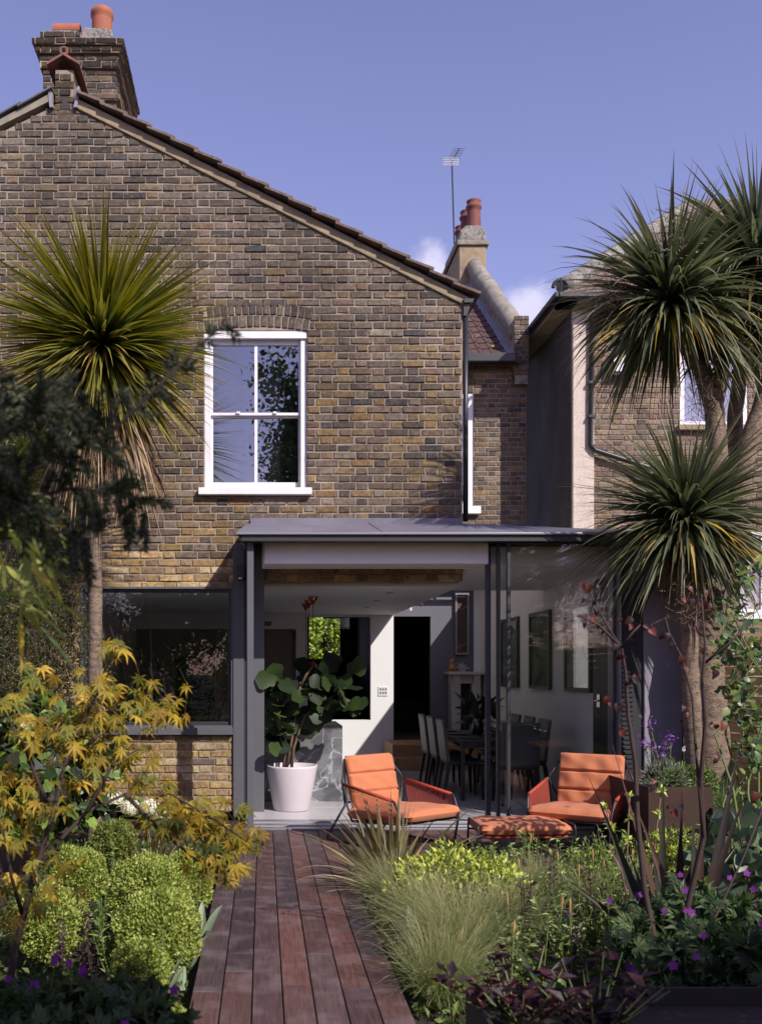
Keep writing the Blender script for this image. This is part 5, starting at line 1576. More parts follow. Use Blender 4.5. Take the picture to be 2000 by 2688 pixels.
# ------------------------------------------------------------------ box balls, left bed
BOX = [lin(166, 174, 86), lin(146, 158, 72), lin(186, 190, 110), lin(108, 124, 52), lin(134, 148, 66)]
bx_spec = [(478, 2322, 88, 5.75, 'clipped box ball touching the deck edge, behind two more box balls'), (392, 2352, 108, 5.3, 'broad clipped box mound between the tulip leaves and the deck'),
           (205, 2300, 78, 5.9, 'clipped box ball growing under the maple branch'), (412, 2450, 116, 4.75, 'clipped box ball with tulip leaf rising through it'),
           (130, 2425, 100, 5.0, 'clipped box ball half hidden behind purple leaved stems'), (372, 2545, 78, 4.35, 'small clipped box ball next to the geraniums'),
           (430, 2690, 60, 3.9, 'small shaded box plant at the deck edge below the geraniums'), (300, 2215, 62, 6.9, 'dark green box mound in front of the terracotta bowl')]
for i, (px, py, rp, Y, lb) in enumerate(bx_spec):
    r = rp * .93 * Y / FPX; c = P(px, py, Y)
    pal = BOX if i < 7 else [np.array(q) * .6 for q in BOX]
    bush('box_ball', lb, 'shrub', c, (r, r * .95, min(r, c[2] + .08) * 1.0), int(7600 * (r / .2) ** 2), .0195, pal, [3, 3, 2, 2, 3], T=t_oval(.30), kind='leaf', group='clipped box balls beside the deck', lump=.085, seed=i * 1.7, shell=(.88, 1.06), up=.6)

# ------------------------------------------------------------------ Japanese maple on the left
MAP = [lin(158, 134, 34), lin(142, 126, 36), lin(186, 152, 54), lin(132, 104, 32), lin(116, 114, 38), lin(98, 104, 38)]
MPW = [4, 4, 2, 2, 3, 3]
mp_ = thing('japanese_maple', 'yellow leaved japanese maple arching over the box balls and deck', 'tree', tuple(P(8, 2950, 3.15)))
YM_ = 3.15
bm = MB()
br = {'a': [(8, 2950), (20, 2620), (45, 2480), (92, 2290), (140, 2140), (170, 2010), (235, 1860), (290, 1760)],
      'b': [(92, 2290), (150, 2215), (230, 2130), (330, 2085), (450, 2085), (560, 2150), (650, 2210)],
      'c': [(140, 2140), (100, 2050), (60, 1950), (30, 1900)], 'd': [(170, 2010), (260, 1930), (340, 1890), (420, 1870)],
      'e': [(330, 2085), (420, 2180), (520, 2260), (610, 2290)], 'f': [(60, 2400), (30, 2300), (10, 2180)], 'g': [(230, 2130), (300, 2000), (380, 1960)]}
tips = []
for k, pp in br.items():
    Yb = YM_ + {'a': 0, 'b': .15, 'c': -.1, 'd': .2, 'e': .35, 'f': -.2, 'g': .1}[k]
    pts = [P(x_, y_, YM_ + (Yb - YM_) * i / max(1, len(pp) - 1)) for i, (x_, y_) in enumerate(pp)]
    r0 = .016 if k == 'a' else .008
    bm.tube(pts, list(np.linspace(r0, .0025, len(pts))), 7)
bm.build('trunk', M['twig_dark'], mp_, smooth=True)
blobs = [(215, 1890, 130, 55, 70), (250, 1790, 70, 50, 30), (330, 1840, 90, 50, 40), (420, 1860, 60, 40, 28), (100, 1780, 70, 40, 20), (90, 2130, 70, 50, 36), (40, 2050, 45, 60, 26), (60, 1880, 60, 40, 22), (170, 1960, 90, 45, 44), (300, 1980, 110, 45, 50),
         (390, 2060, 90, 40, 22), (490, 2130, 80, 45, 52), (560, 2160, 80, 50, 56), (640, 2200, 70, 35, 30), (570, 2250, 60, 45, 34), (600, 2280, 35, 30, 14), (450, 2170, 80, 40, 30), (300, 2070, 60, 30, 8), (30, 2330, 40, 60, 16), (120, 2260, 60, 45, 20), (45, 2200, 45, 40, 14), (100, 2380, 40, 40, 10), (300, 1700, 40, 30, 12), (30, 2400, 25, 40, 8), (200, 2050, 60, 30, 8)]
PP, DD, NN = [], [], []
for (px, py, sx, sy, n) in blobs:
    for i in range(int(n * .78)):
        p = P(px + rng.normal() * sx * .55, py + rng.normal() * sy * .55, YM_ + (px / 700) * .35 + rng.normal() * .13)
        PP.append(p); a = rng.uniform(0, 6.28)
        DD.append((math.cos(a) * .8 + .15, math.sin(a) * .5 - .35, -.55 + rng.normal() * .25)); NN.append((rng.normal() * .35, -.55 + rng.normal() * .3, .85))
PP, DD, NN = map(np.array, (PP, DD, NN)); n = len(PP)
leaves(mp_, t_maple(.115), 'maple', PP, DD, NN, 0.052 * rng.uniform(.75, 1.3, n), cols(n, MAP, MPW), 'leaf', 290, rank=PP[:, 1])
tw = MB()
for j in range(0, n, 2):
    p = PP[j]; q = p + np.array([-.02 + rng.normal() * .015, rng.normal() * .01, .04 + rng.uniform(0, .03)])
    tw.tube([p, q], .0009, 3, cap=False)
tw.build('leaf_stalks', M['twig_dark'], mp_, kind='stuff')

# ------------------------------------------------------------------ shrubs on the left boundary
bush('small_leaved_shrub', 'dense dark small leaved climber shrub left of the palm trunk', 'shrub', P(70, 1720, 8.9), (.62, .42, 1.05), 15000, .032, [lin(92, 98, 56), lin(70, 80, 48), lin(126, 120, 78), lin(54, 62, 40), lin(120, 100, 64)], [4, 4, 2, 3, 1.5], T=t_oval(.22), lump=.2, seed=3, kind='leaf')
bush('privet_bush', 'bright green bush growing high against the brick wall behind the conifer branch', 'shrub', P(70, 1250, 9.3), (.42, .38, .58), 4200, .038, [lin(150, 160, 66), lin(120, 134, 54), lin(170, 176, 90)], T=t_oval(.3), lump=.25, seed=5)
iv_ = bush('ivy', 'large leaved glossy ivy mass at the foot of the palm', 'climber', P(95, 2010, 7.4), (.62, .35, .56), 700, .12, [lin(84, 106, 44), lin(52, 70, 36), lin(110, 136, 54), lin(60, 66, 52), lin(130, 150, 60)], [3, 4, 2, 2, 1], T=t_ivy(), tname='ivy', kind='gloss', lump=.15, seed=8, out=.3, up=-.5, single=120)
# bamboo close to the lens
bb = thing('bamboo', 'arching bamboo leaves hanging in at the garden edge above the maple', 'bamboo', tuple(P(-160, 2100, 2.1)))
BB = [lin(150, 156, 84), lin(172, 170, 90), lin(120, 132, 70), lin(196, 166, 74)]
cn = MB(); cn.tube([P(-160, 3500, 2.1), P(-150, 2100, 2.1), P(-60, 1500, 2.1), P(60, 1330, 2.15), P(140, 1330, 2.15)], [.009, .008, .006, .004, .002], 6)
cn.tube([P(-100, 1900, 2.1), P(-20, 1640, 2.1), P(60, 1480, 2.1)], [.006, .004, .002], 5)
cn.build('culm', M['stem_green'], bb, smooth=True)
n = 64
base = np.array([P(rng.uniform(-60, 120), rng.uniform(1300, 1640), 2.1 + rng.normal() * .1) for _ in range(n)])
d = np.stack([rng.uniform(-.1, 1.0, n), rng.normal(size=n) * .4, rng.uniform(-.9, .3, n)], 1)
A = blade_arr(base, d, rng.uniform(.11, .19, n), rng.uniform(.014, .022, n), 1.2, segs=5, fold=.15)
blades_parts(bb, A, cols(n, BB, [4, 3, 3, .7]), 'leaf', n, name='leaf')
# conifer branch close to the lens
cf = thing('conifer_branch', 'dark blurred feathery conifer branch reaching in front of the cordyline', 'conifer', tuple(P(-350, 1700, 1.75)))
YCf = 1.75
cb = MB()
mains = [[(-350, 1560), (-100, 1330), (120, 1215), (300, 1130), (420, 1010), (520, 910), (590, 850)], [(-100, 1330), (60, 1310), (200, 1280), (330, 1300), (385, 1350)], [(-120, 1300), (20, 1130), (120, 1080), (220, 1040)], [(-250, 1500), (-60, 1240), (-20, 1060), (10, 960)], [(60, 1330), (140, 1390), (230, 1420)]]
NP, ND = [], []
def needles(p0, p1, w0, w1, dens):
    v = p1 - p0; L_ = np.linalg.norm(v); v = v / L_
    m = int(L_ * dens)
    for i in range(m):
        f = rng.uniform(); p = p0 + v * L_ * f
        s = np.cross(v, np.array([0, 1.0, 0])); s = s / np.linalg.norm(s) * rng.choice([-1, 1])
        NP.append(p); ND.append(v * .9 + s * rng.uniform(.5, 1.1) + rng.normal(size=3) * .25)
for mi, mpn in enumerate(mains):
    pts = [P(x_, y_, YCf + rng.normal() * .04) for x_, y_ in mpn]
    cb.tube(pts, list(np.linspace(.005, .0014, len(pts))), 6)
    for i in range(len(pts) - 1):
        v = pts[i + 1] - pts[i]; L_ = np.linalg.norm(v)
        thinout = 1.0 if not (mi == 0 and i >= 3) else .40
        if mi == 0 and i < 1: continue
        for k in range(max(2, int(L_ / .0085 * thinout))):
            f = rng.uniform(); p = pts[i] + v * f
            s = np.cross(v / L_, np.array([0, 1.0, 0])); sg = rng.choice([-1, 1]); s = s * sg
            q = p + nrm(v / L_ * .7 + s * 1.0 + np.array([0, rng.normal() * .5, -.35])) * rng.uniform(.03, .10) * (1 if thinout == 1 else .5)
            cb.tube([p, q], .0011, 3, cap=False)
            needles(p, q, 0, 0, 780)
        needles(pts[i], pts[i + 1], 0, 0, 300)
cb.build('twigs', M['twig_dark'], cf)
NP, ND = np.array(NP), np.array(ND); n = len(NP)
leaves(cf, t_lance(.14), 'lance', NP, ND, rdir(n) + np.array([0, -1, 0]), .0165 * rng.uniform(.7, 1.3, n), cols(n, [lin(56, 64, 40), lin(40, 48, 36), lin(66, 72, 42)]), 'leaf', 0, rest='needles')

# ------------------------------------------------------------------ potted hydrangea, striped grass
hy = thing('hydrangea_bowl', 'white hydrangea in a wide terracotta bowl behind the palm trunk', 'potted plant', (X(285, 8.9), 8.9, -.09))
hx, hyY = X(290, 8.9), 8.9
zt_ = Z(2162, 8.9)
MB().lathe([(.14, -.09), (.19, zt_ - .1), (.235, zt_ - .03), (.25, zt_ - .028), (.25, zt_), (.22, zt_), (.2, zt_ - .06)], hx, hyY, 28, cap=False).build('bowl', M['terracotta'], hy, smooth=True)
hl, hp_, hd_2, hn_ = [], [], [], []
nb_ = 70; pos, d = ellipsoid_pts(nb_, (hx, hyY, zt_ + .06), (.34, .2, .14))
leaves(hy, t_round(), 'round', pos, d + np.array([0, -.2, .1]), rdir(nb_, .8), .10, cols(nb_, [lin(84, 110, 54), lin(110, 136, 66)]), 'leaf', nb_)
for i, (px, py) in enumerate(((215, 2098), (300, 2098), (345, 2120), (395, 2118), (260, 2125), (425, 2140))):
    c = P(px, py, 8.75 + .05 * (i % 3)); m = 420
    pos, d = ellipsoid_pts(m, c, (.095, .095, .075), .05, i)
    hb = MB(); add_inst(hb, t_oval(.42, .05, .02), pos, np.cross(d, rng.normal(size=(m, 3))), d, .026 * rng.uniform(.8, 1.2, m), cols(m, [lin(240, 238, 222), lin(226, 230, 204), lin(236, 228, 216)], jit=.05))
    hb.build('flower_head', M['petal_ATTR'], hy, kind='stuff')
def strap_clump(name, label, cat, base, n, L_, wid, droop, pal, w=None, spread=.5, low=.15, single=30, kind='leaf', tipc=None, group=None, r0=.05, segs=7, tilt=(0, 0, 0)):
    base = np.asarray(base, float)
    t = thing(name, label, cat, tuple(base), group=group)
    a = rng.uniform(0, 6.28, n); q = rng.uniform(0, 1, n) ** .8
    d = np.stack([np.cos(a) * q * spread, np.sin(a) * q * spread, np.ones(n) * (1 - q * .45) + low * 0], 1) + np.array(tilt)
    b = base + np.stack([np.cos(a) * r0, np.sin(a) * r0, np.zeros(n)], 1) * rng.uniform(.2, 1, (n, 1))
    A = blade_arr(b, d, L_ * rng.uniform(.6, 1.1, n), wid * rng.uniform(.7, 1.2, n), droop * rng.uniform(.3, 1.6, n), segs=segs, fold=.3, up=rng.normal(size=(n, 3)) * np.array([.8, 1.4, .3]))
    blades_parts(t, A, cols(n, pal, w), kind, min(single, n), tipc=tipc)
    return t
PH = [lin(88, 84, 48), lin(70, 74, 40), lin(116, 108, 70), lin(80, 62, 48), lin(160, 148, 116)]
strap_clump('striped_grass', 'arching cream striped grass clump between the hydrangea and the box balls', 'grass', G(400, 2300, 0.0), 80, .48, .014, 1.0, PH, [3, 3, 3, 2, 1.5], spread=1.1, single=40)
strap_clump('flax_clump', 'striped olive and cream flax clump growing at the deck edge before the chairs', 'flax', (.92, 6.75, -.05), 84, .74, .036, .6, PH, [4, 4, 3, 2, 1.6], spread=.75, single=74, tipc=lin(112, 98, 70), r0=.09)
fx = thing('flax_leaf_fan', 'long pale flax leaves arching low across the deck boards', 'flax', (.80, 6.6, -.05))
n = 13
d = np.stack([-rng.uniform(.8, 1.2, n), rng.uniform(-.5, .3, n), rng.uniform(.15, .75, n)], 1)
A = blade_arr(np.array([(.80, 6.6, -.03)] * n) + rng.normal(size=(n, 3)) * .03, d, rng.uniform(.5, .85, n), .017, 1.1, segs=8, fold=.3)
blades_parts(fx, A, cols(n, [lin(170, 156, 128), lin(190, 178, 156), lin(150, 128, 100)]), 'leaf', n)

# ------------------------------------------------------------------ right bed
ST = [lin(120, 138, 70), lin(146, 158, 92), lin(98, 120, 56), lin(170, 170, 120)]
def stipa(base, n, L_, label, lean=(-.15, -.1)):
    t = thing('feather_grass', label, 'grass', tuple(base), group='soft feather grass tufts beside the deck')
    a = rng.uniform(0, 6.28, n); q = rng.uniform(0, 1, n)
    d = np.stack([np.cos(a) * q * .75 + lean[0], np.sin(a) * q * .75 + lean[1], np.ones(n)], 1)
    b = np.asarray(base) + np.stack([np.cos(a), np.sin(a), np.zeros(n)], 1) * rng.uniform(0, .09, (n, 1))
    A = blade_arr(b, d, L_ * rng.uniform(.6, 1.15, n), .0026, 1.5 * rng.uniform(.4, 1.6, n), segs=6, thin=True, wav=.05, prof=lambda t_: 1 - .75 * t_)
    mb = MB(); add_blades(mb, A, cols(n, ST, [4, 3, 3, 1]), tipc=lin(176, 170, 128)); mb.build('tuft', M['leaf_ATTR'], t, kind='stuff')
for i, (px, py, n, L_, lb) in enumerate(((1040, 2390, 1500, .40, 'feather grass tuft right beside the flax clump'), (1110, 2480, 1900, .46, 'large feather grass tuft in front of the yellow green shrub, against the deck'), (1215, 2560, 2200, .50, 'largest feather grass tuft, spilling towards the steel planter'), (1330, 2480, 1500, .42, 'feather grass tuft behind the purple leaved stems'), (1160, 2640, 1300, .42, 'feather grass tuft between the deck and the steel planter corner'), (1420, 2380, 1100, .36, 'feather grass tuft among the tulip stems'), (1560, 2420, 900, .36, 'feather grass tuft in front of the bronze flax'))):
    stipa(G(px, py, -.08), n, L_, lb, lean=(-.18 if i < 3 else .05, -.12))
YG = [lin(176, 184, 70), lin(196, 204, 96), lin(140, 156, 52), lin(206, 206, 130), lin(100, 120, 44)]
bush('golden_shrub', 'low yellow green glossy shrub with white flecks beside the feather grass', 'shrub', P(1205, 2318, 5.95), (.42, .30, .20), 2100, .038, YG, [4, 3, 3, 1, 2], T=t_oval(.26), kind='gloss', lump=.18, seed=2, up=.8, single=200)
bush('golden_shrub', 'low yellow green shrub in front of the corten planter by the lounge chair', 'shrub', P(1765, 2255, 6.7), (.26, .22, .20), 1300, .036, YG, [3, 3, 4, 1, 3], T=t_oval(.26), kind='gloss', lump=.18, seed=4, up=.8)
bush('golden_shrub', 'little green shrub in the bed in front of the footstool', 'shrub', P(1570, 2290, 6.4), (.22, .18, .15), 800, .034, [lin(120, 140, 60), lin(150, 164, 76), lin(96, 116, 56)], T=t_oval(.26), lump=.2, seed=6, up=.8)
HB = [lin(116, 136, 74), lin(144, 160, 94), lin(92, 114, 60), lin(164, 174, 112)]
def herb(px, py, h, n, label, pal=HB, leaf=.05, T=None, tname='oval2', spread=.12, group='green leafy perennials', nst=6, kind='leaf', z0=-.08, name='perennial', flower=None, Y=None):
    base = G(px, py, z0) if Y is None else np.array([X(px, Y), Y, z0])
    t = thing(name, label, 'plant', tuple(base), group=group)
    sm_ = MB(); Ps, Ds = [], []
    for s in range(nst):
        a = rng.uniform(0, 6.28); r_ = spread * rng.uniform(.3, 1)
        top_ = base + np.array([math.cos(a) * r_, math.sin(a) * r_, h * rng.uniform(.7, 1.08)])
        mid = base * .5 + top_ * .5 + np.array([math.cos(a), math.sin(a), 0]) * .01
        sm_.tube([base, mid, top_], [.004, .003, .0018], 5)
        for k in range(max(1, n // nst)):
            f = rng.uniform(.15, 1.0); p = base + (top_ - base) * f; b = rng.uniform(0, 6.28)
            Ps.append(p); Ds.append((math.cos(b), math.sin(b), rng.uniform(.1, .9)))
    sm_.build('stems', M['stem_green' if pal is not PUR else 'twig_dark'], t)
    Ps, Ds = np.array(Ps), np.array(Ds); m = len(Ps)
    leaves(t, T or t_oval(.24), tname, Ps, Ds, np.tile([0, 0, 1.0], (m, 1)) + rng.normal(size=(m, 3)) * .3, leaf * rng.uniform(.6, 1.2, m), cols(m, pal), kind, 0)
    return t
PUR = [lin(78, 58, 68), lin(60, 46, 54), lin(98, 70, 80)]
for i, (px, py, h) in enumerate(((1340, 2330, .30), (1400, 2300, .34), (1480, 2320, .30), (1520, 2370, .36), (1600, 2360, .40), (1660, 2330, .36), (1450, 2440, .34), (1560, 2500, .36), (1650, 2440, .40), (1370, 2560, .30), (1480, 2560, .34), (1620, 2560, .36), (1700, 2400, .34), (1280, 2300, .22), (1840, 2400, .5), (1900, 2360, .5))):
    herb(px, py, h * 1.1, 150, 'green leafy perennial among grasses in the bed in front of the deck', leaf=.055, nst=11, T=t_oval(.2), spread=.16)
for i, (px, py, h, n) in enumerate(((1390, 2500, .42, 80), (1450, 2400, .34, 60), (1560, 2440, .40, 70), (1500, 2560, .36, 60))):
    herb(px, py, h, n, 'dark purple leaved stem rising from the feather grass', pal=PUR, leaf=.042, T=t_oval(.3), nst=4, spread=.08, group='purple leaved stems in the bed', name='purple_perennial')
for i, (px, py, h, n) in enumerate(((215, 2560, .40, 60), (250, 2600, .36, 50), (160, 2620, .4, 50))):
    herb(px, py, h, n, 'dark purple leaved stem standing among the box balls', pal=PUR, leaf=.038, T=t_oval(.3), nst=3, spread=.06, group='purple leaved stems by the box', name='purple_perennial')
GH = [lin(126, 150, 78), lin(150, 172, 96), lin(104, 130, 64)]
for i, (px, py, h, n) in enumerate(((230, 2370, .40, 70), (310, 2360, .38, 70), (360, 2330, .36, 60), (255, 2520, .36, 60), (300, 2600, .34, 50))):
    herb(px, py, h, n, 'fresh green leafy perennial growing up between the box balls', pal=GH, leaf=.065, T=t_oval(.2), nst=6, spread=.12, group='green perennials between the box balls')
# tulip leaves
TU = [lin(150, 164, 136), lin(132, 150, 116), lin(164, 174, 146)]
def tulip(base, n, L_, label, w_=.05, grp='broad grey green tulip leaves'):
    t = thing('tulip_leaves', label, 'plant', tuple(base), group=grp)
    a = rng.uniform(0, 6.28, n); d = np.stack([np.cos(a) * .45, np.sin(a) * .45, np.ones(n)], 1)
    pf = lambda t_: (math.sin(math.pi * min(.999, t_ * .85 + .12)) ** .7) if t_ < .99 else .05
    A = blade_arr(np.tile(base, (n, 1)), d, L_ * rng.uniform(.7, 1.1, n), w_, .7, segs=7, fold=.35, prof=pf)
    blades_parts(t, A, cols(n, TU), 'leaf', n)
    st = MB(); tp = np.asarray(base) + np.array([rng.normal() * .04, rng.normal() * .04, L_ * rng.uniform(1.1, 1.5)])
    st.tube([base, tp], .003, 5); st.build('flower_stalk', M['stem_green'], t)
for (px, py) in ((385, 2625, ), (430, 2640), (480, 2600), (500, 2545), (540, 2380), (530, 2480)):
    tulip(G(px, py, -.08), 3, .26, 'broad grey green tulip leaf tuft beside the box balls and deck')
for (px, py) in ((1060, 2440), (1090, 2520), (1250, 2440), (1500, 2480), (1420, 2620), (1600, 2480)):
    tulip(G(px, py, -.08), 3, .28, 'broad grey green tulip leaf tuft among the feather grass', w_=.045, grp='tulip leaves in the grass')
for i in range(20):
    px, py = [(1055, 2420), (1090, 2400), (1140, 2480), (1220, 2470), (1270, 2560), (1300, 2420), (1340, 2560), (1380, 2420), (1430, 2480), (1470, 2380), (1520, 2460), (1560, 2400), (1600, 2420), (1340, 2620), (1190, 2600), (1640, 2500), (1500, 2600), (1660, 2400), (1460, 2560), (1380, 2350)][i]
    b_ = G(px, py, -.08); h = rng.uniform(.30, .46)
    t = thing('seed_stem', 'straight pale green seed stem with a dry yellow tip in the grass', 'stem', tuple(b_), group='dry tipped stems in the grass')
    tp = b_ + np.array([rng.normal() * .03, rng.normal() * .03, h])
    MB().tube([b_, tp], .0035, 5).build('stalk', M['stem_green'], t)
    MB().tube([tp - (tp - b_) * .16, tp - (tp - b_) * .05, tp], [.0042, .006, .003], 6).build('tip', M['oak'], t)
# tall budding stems with fresh leaf whorls
for i, (px0, py0, px1, py1, Y) in enumerate(((1680, 2480, 1588, 2118, 5.2), (1640, 2450, 1652, 2090, 5.3), (1690, 2480, 1735, 2075, 5.2))):
    t = thing('peony_stem', 'tall bare stem with lime green leaf whorls in front of the lounge chair', 'plant', (X(px0, Y), Y, -.08), group='stems with lime whorls')
    b_, tp = np.array([X(px0, Y), Y, -.08]), P(px1, py1, Y)
    MB().tube([b_, (b_ + tp) / 2 + rng.normal(size=3) * .02, tp], [.006, .005, .004], 6).build('stem', M['twig_brown'], t, smooth=True)
    m = 34; f = rng.choice([1.0, .86, .72], m); ps = b_ + (tp - b_) * f[:, None]
    leaves(t, t_oval(.22), 'oval22', ps, rdir(m, .5), rdir(m, .6), .04 * rng.uniform(.7, 1.2, m), cols(m, [lin(170, 186, 80), lin(196, 206, 110)]), 'leaf', 0)
# bronze flax
BZ = [lin(70, 54, 50), lin(54, 44, 44), lin(96, 74, 64), lin(64, 62, 54)]
fb = thing('bronze_flax', 'tall dark bronze flax with stiff sword leaves before the corten planter', 'flax', (X(1790, 4.9), 4.9, -.08))
tipsB = [(1602, 1955), (1660, 2120), (1545, 2060), (1740, 2040), (1820, 1960), (1945, 1950), (1790, 2080), (1965, 2080), (1700, 2200), (1890, 2140), (1560, 2180), (1470, 2330), (1850, 2060), (1640, 2240), (1930, 2250)]
for i, (px, py) in enumerate(tipsB):
    b_ = np.array([X(1760 + rng.uniform(-40, 60), 4.9), 4.9 + rng.normal() * .06, -.08]); tp = P(px, py, 4.9 + rng.normal() * .25)
    v = tp - b_; L_ = np.linalg.norm(v)
    A = blade_arr(b_[None], (v + np.array([0, 0, .12]))[None], [L_ * 1.03], [.062], [.22], segs=9, fold=.5, up=np.array([[rng.normal() * .5, -1.0, .3]]))
    mb = MB(); add_blades(mb, A, cols(1, BZ)); mb.build('leaf', M['gloss_ATTR'], fb, smooth=True)
# redbud
rb = thing('redbud', 'slender purple leaved redbud with dark forked stems in front of the lounge chair', 'tree', (X(1735, 4.2), 4.2, -.08))
YB_ = 4.2
stemsR = [[(1740, 2720), (1735, 2560), (1690, 2330), (1672, 2150), (1666, 2000), (1648, 1880), (1640, 1760), (1630, 1700), (1590, 1640), (1540, 1540)], [(1740, 2640), (1790, 2440), (1845, 2200), (1838, 2050), (1850, 1900), (1842, 1780), (1850, 1700), (1840, 1560)], [(1630, 1700), (1660, 1660), (1680, 1640)], [(1845, 2200), (1828, 2000), (1816, 1830), (1790, 1730), (1755, 1660), (1745, 1620)], [(1850, 1740), (1910, 1690), (1960, 1640)], [(1620, 1690), (1570, 1640), (1525, 1620)], [(1760, 2560), (1880, 2400), (1950, 2250), (2010, 2100)]]
sm_ = MB(); LP = []
for k, pp in enumerate(stemsR):
    pts = [P(x_, y_, YB_ + .1 * math.sin(k * 2 + i * .4)) for i, (x_, y_) in enumerate(pp)]
    sm_.tube(pts, list(np.linspace(.016 if k < 2 else .007, .003, len(pts))), 7)
sm_.build('trunk', M['twig_dark'], rb, smooth=True)
lp = [(1520, 1545), (1545, 1540), (1570, 1545), (1553, 1570), (1565, 1595), (1560, 1610), (1535, 1620), (1530, 1635), (1595, 1625), (1620, 1625), (1600, 1650), (1580, 1665), (1655, 1625), (1665, 1640), (1690, 1650), (1705, 1650), (1625, 1690), (1640, 1690), (1635, 1710), (1640, 1780), (1660, 1775), (1670, 1770), (1590, 1835), (1605, 1840), (1625, 1845), (1680, 1880), (1630, 1910), (1760, 1630), (1755, 1680), (1770, 1690), (1745, 1670), (1765, 1740), (1780, 1735), (1800, 1545), (1810, 1560), (1790, 1570), (1840, 1580), (1860, 1590), (1870, 1550), (1825, 1650), (1840, 1640), (1860, 1700), (1880, 1760), (1860, 1890), (1885, 1900), (1890, 1980), (1870, 1990), (1785, 1880), (1800, 1870), (1900, 2080), (1970, 2080), (1985, 2070), (1770, 2120), (1780, 2130), (1720, 2050)]
pos = np.array([P(x_ + rng.normal() * 9, y_ + rng.normal() * 9, YB_ + rng.normal() * .06) for x_, y_ in lp + lp[::2]]); n = len(pos)
leaves(rb, t_heart(), 'heart', pos, np.stack([rng.normal(size=n) * .6, rng.normal(size=n) * .4 - .2, -np.ones(n) * .8], 1), np.stack([rng.normal(size=n) * .5, -np.ones(n), np.ones(n) * .3], 1), .033 * rng.uniform(.55, 1.25, n), cols(n, [lin(86, 50, 48), lin(66, 40, 44), lin(112, 58, 46), lin(58, 40, 46)]), 'leaf', n)
# rose on the right
rs = thing('climbing_rose', 'climbing rose with glossy green leaves at the right edge of the garden', 'rose', (X(1985, 6.3), 6.3, -.08))
sm_ = MB()
for k in range(7):
    pts = [np.array([X(1985 + rng.uniform(-20, 40), 6.3), 6.3, -.08])]
    for py in (2100, 1950, 1800, 1680, 1580): pts.append(P(1960 + rng.normal() * 40, py + rng.normal() * 20, 6.3 + rng.normal() * .1))
    sm_.tube(pts, list(np.linspace(.009, .003, len(pts))), 6)
sm_.build('stems', M['stem_green'], rs, smooth=True)
pp = []
for (px, py, sx, sy, n) in ((1940, 1600, 50, 60, 50), (1950, 1720, 60, 60, 70), (1930, 1820, 50, 50, 50), (1970, 1880, 40, 60, 50), (1985, 1990, 30, 70, 36), (1900, 1690, 30, 50, 20), (1990, 2160, 30, 60, 30), (1975, 1500, 40, 30, 24)):
    for i in range(int(n * 1.7)): pp.append(P(px + rng.normal() * sx * .6, py + rng.normal() * sy * .6, 6.3 + rng.normal() * .13))
pos = np.array(pp); n = len(pos)
leaves(rs, t_round(4, .36), 'rose', pos, rdir(n, -.1), np.stack([rng.normal(size=n) * .5, -np.ones(n) * .5, np.ones(n)], 1), .058 * rng.uniform(.6, 1.25, n), cols(n, [lin(66, 88, 46), lin(88, 108, 56), lin(50, 68, 40), lin(112, 122, 58)]), 'gloss', 290, rank=pos[:, 1])
bush('hosta', 'broad dark leaved plant at the foot of the rose', 'plant', P(1930, 2240, 5.6), (.22, .2, .16), 110, .13, [lin(78, 96, 72), lin(96, 112, 84)], T=t_round(5, .34), tname='roundh', kind='gloss', lump=.1, up=.2, single=60, inner=False)

# ------------------------------------------------------------------ planters
def planter(name, label, x0, x1, y0, y1, z1, mt, rot=0):
    t = thing(name, label, 'planter', ((x0 + x1) / 2, (y0 + y1) / 2, -.1))
    f = MB(); k = .012
    f.box(x0, x1, y0, y0 + k, -.1, z1); f.box(x0, x1, y1 - k, y1, -.1, z1); f.box(x0, x0 + k, y0 + k, y1 - k, -.1, z1); f.box(x1 - k, x1, y0 + k, y1 - k, -.1, z1)
    f.build('steel_sides', M[mt], t)
    MB().box(x0 + k + .001, x1 - k - .001, y0 + k + .001, y1 - k - .001, -.08, z1 - .06).build('soil_fill', M['soil'], t)
    return t
planter('steel_planter', 'dark steel planter with purple foliage beside the deck path', .672, 2.6, 2.35, 3.16, .45, 'dark_steel')
planter('steel_planter', 'rusty steel planter holding geraniums on the box ball side', -2.0, -.365, 2.2, 3.23, .45, 'corten')
planter('corten_planter', 'rusty corten planter with purple wallflowers by the grey end wall', X(1688, 7.6), X(1855, 7.6), 7.5, 8.7, Z(2062, 7.6), 'corten')
planter('grey_planter', 'dark grey trough beside the corten planter under the palm', X(1862, 7.5), 4.9, 7.45, 8.2, Z(2120, 7.5), 'dark_steel')
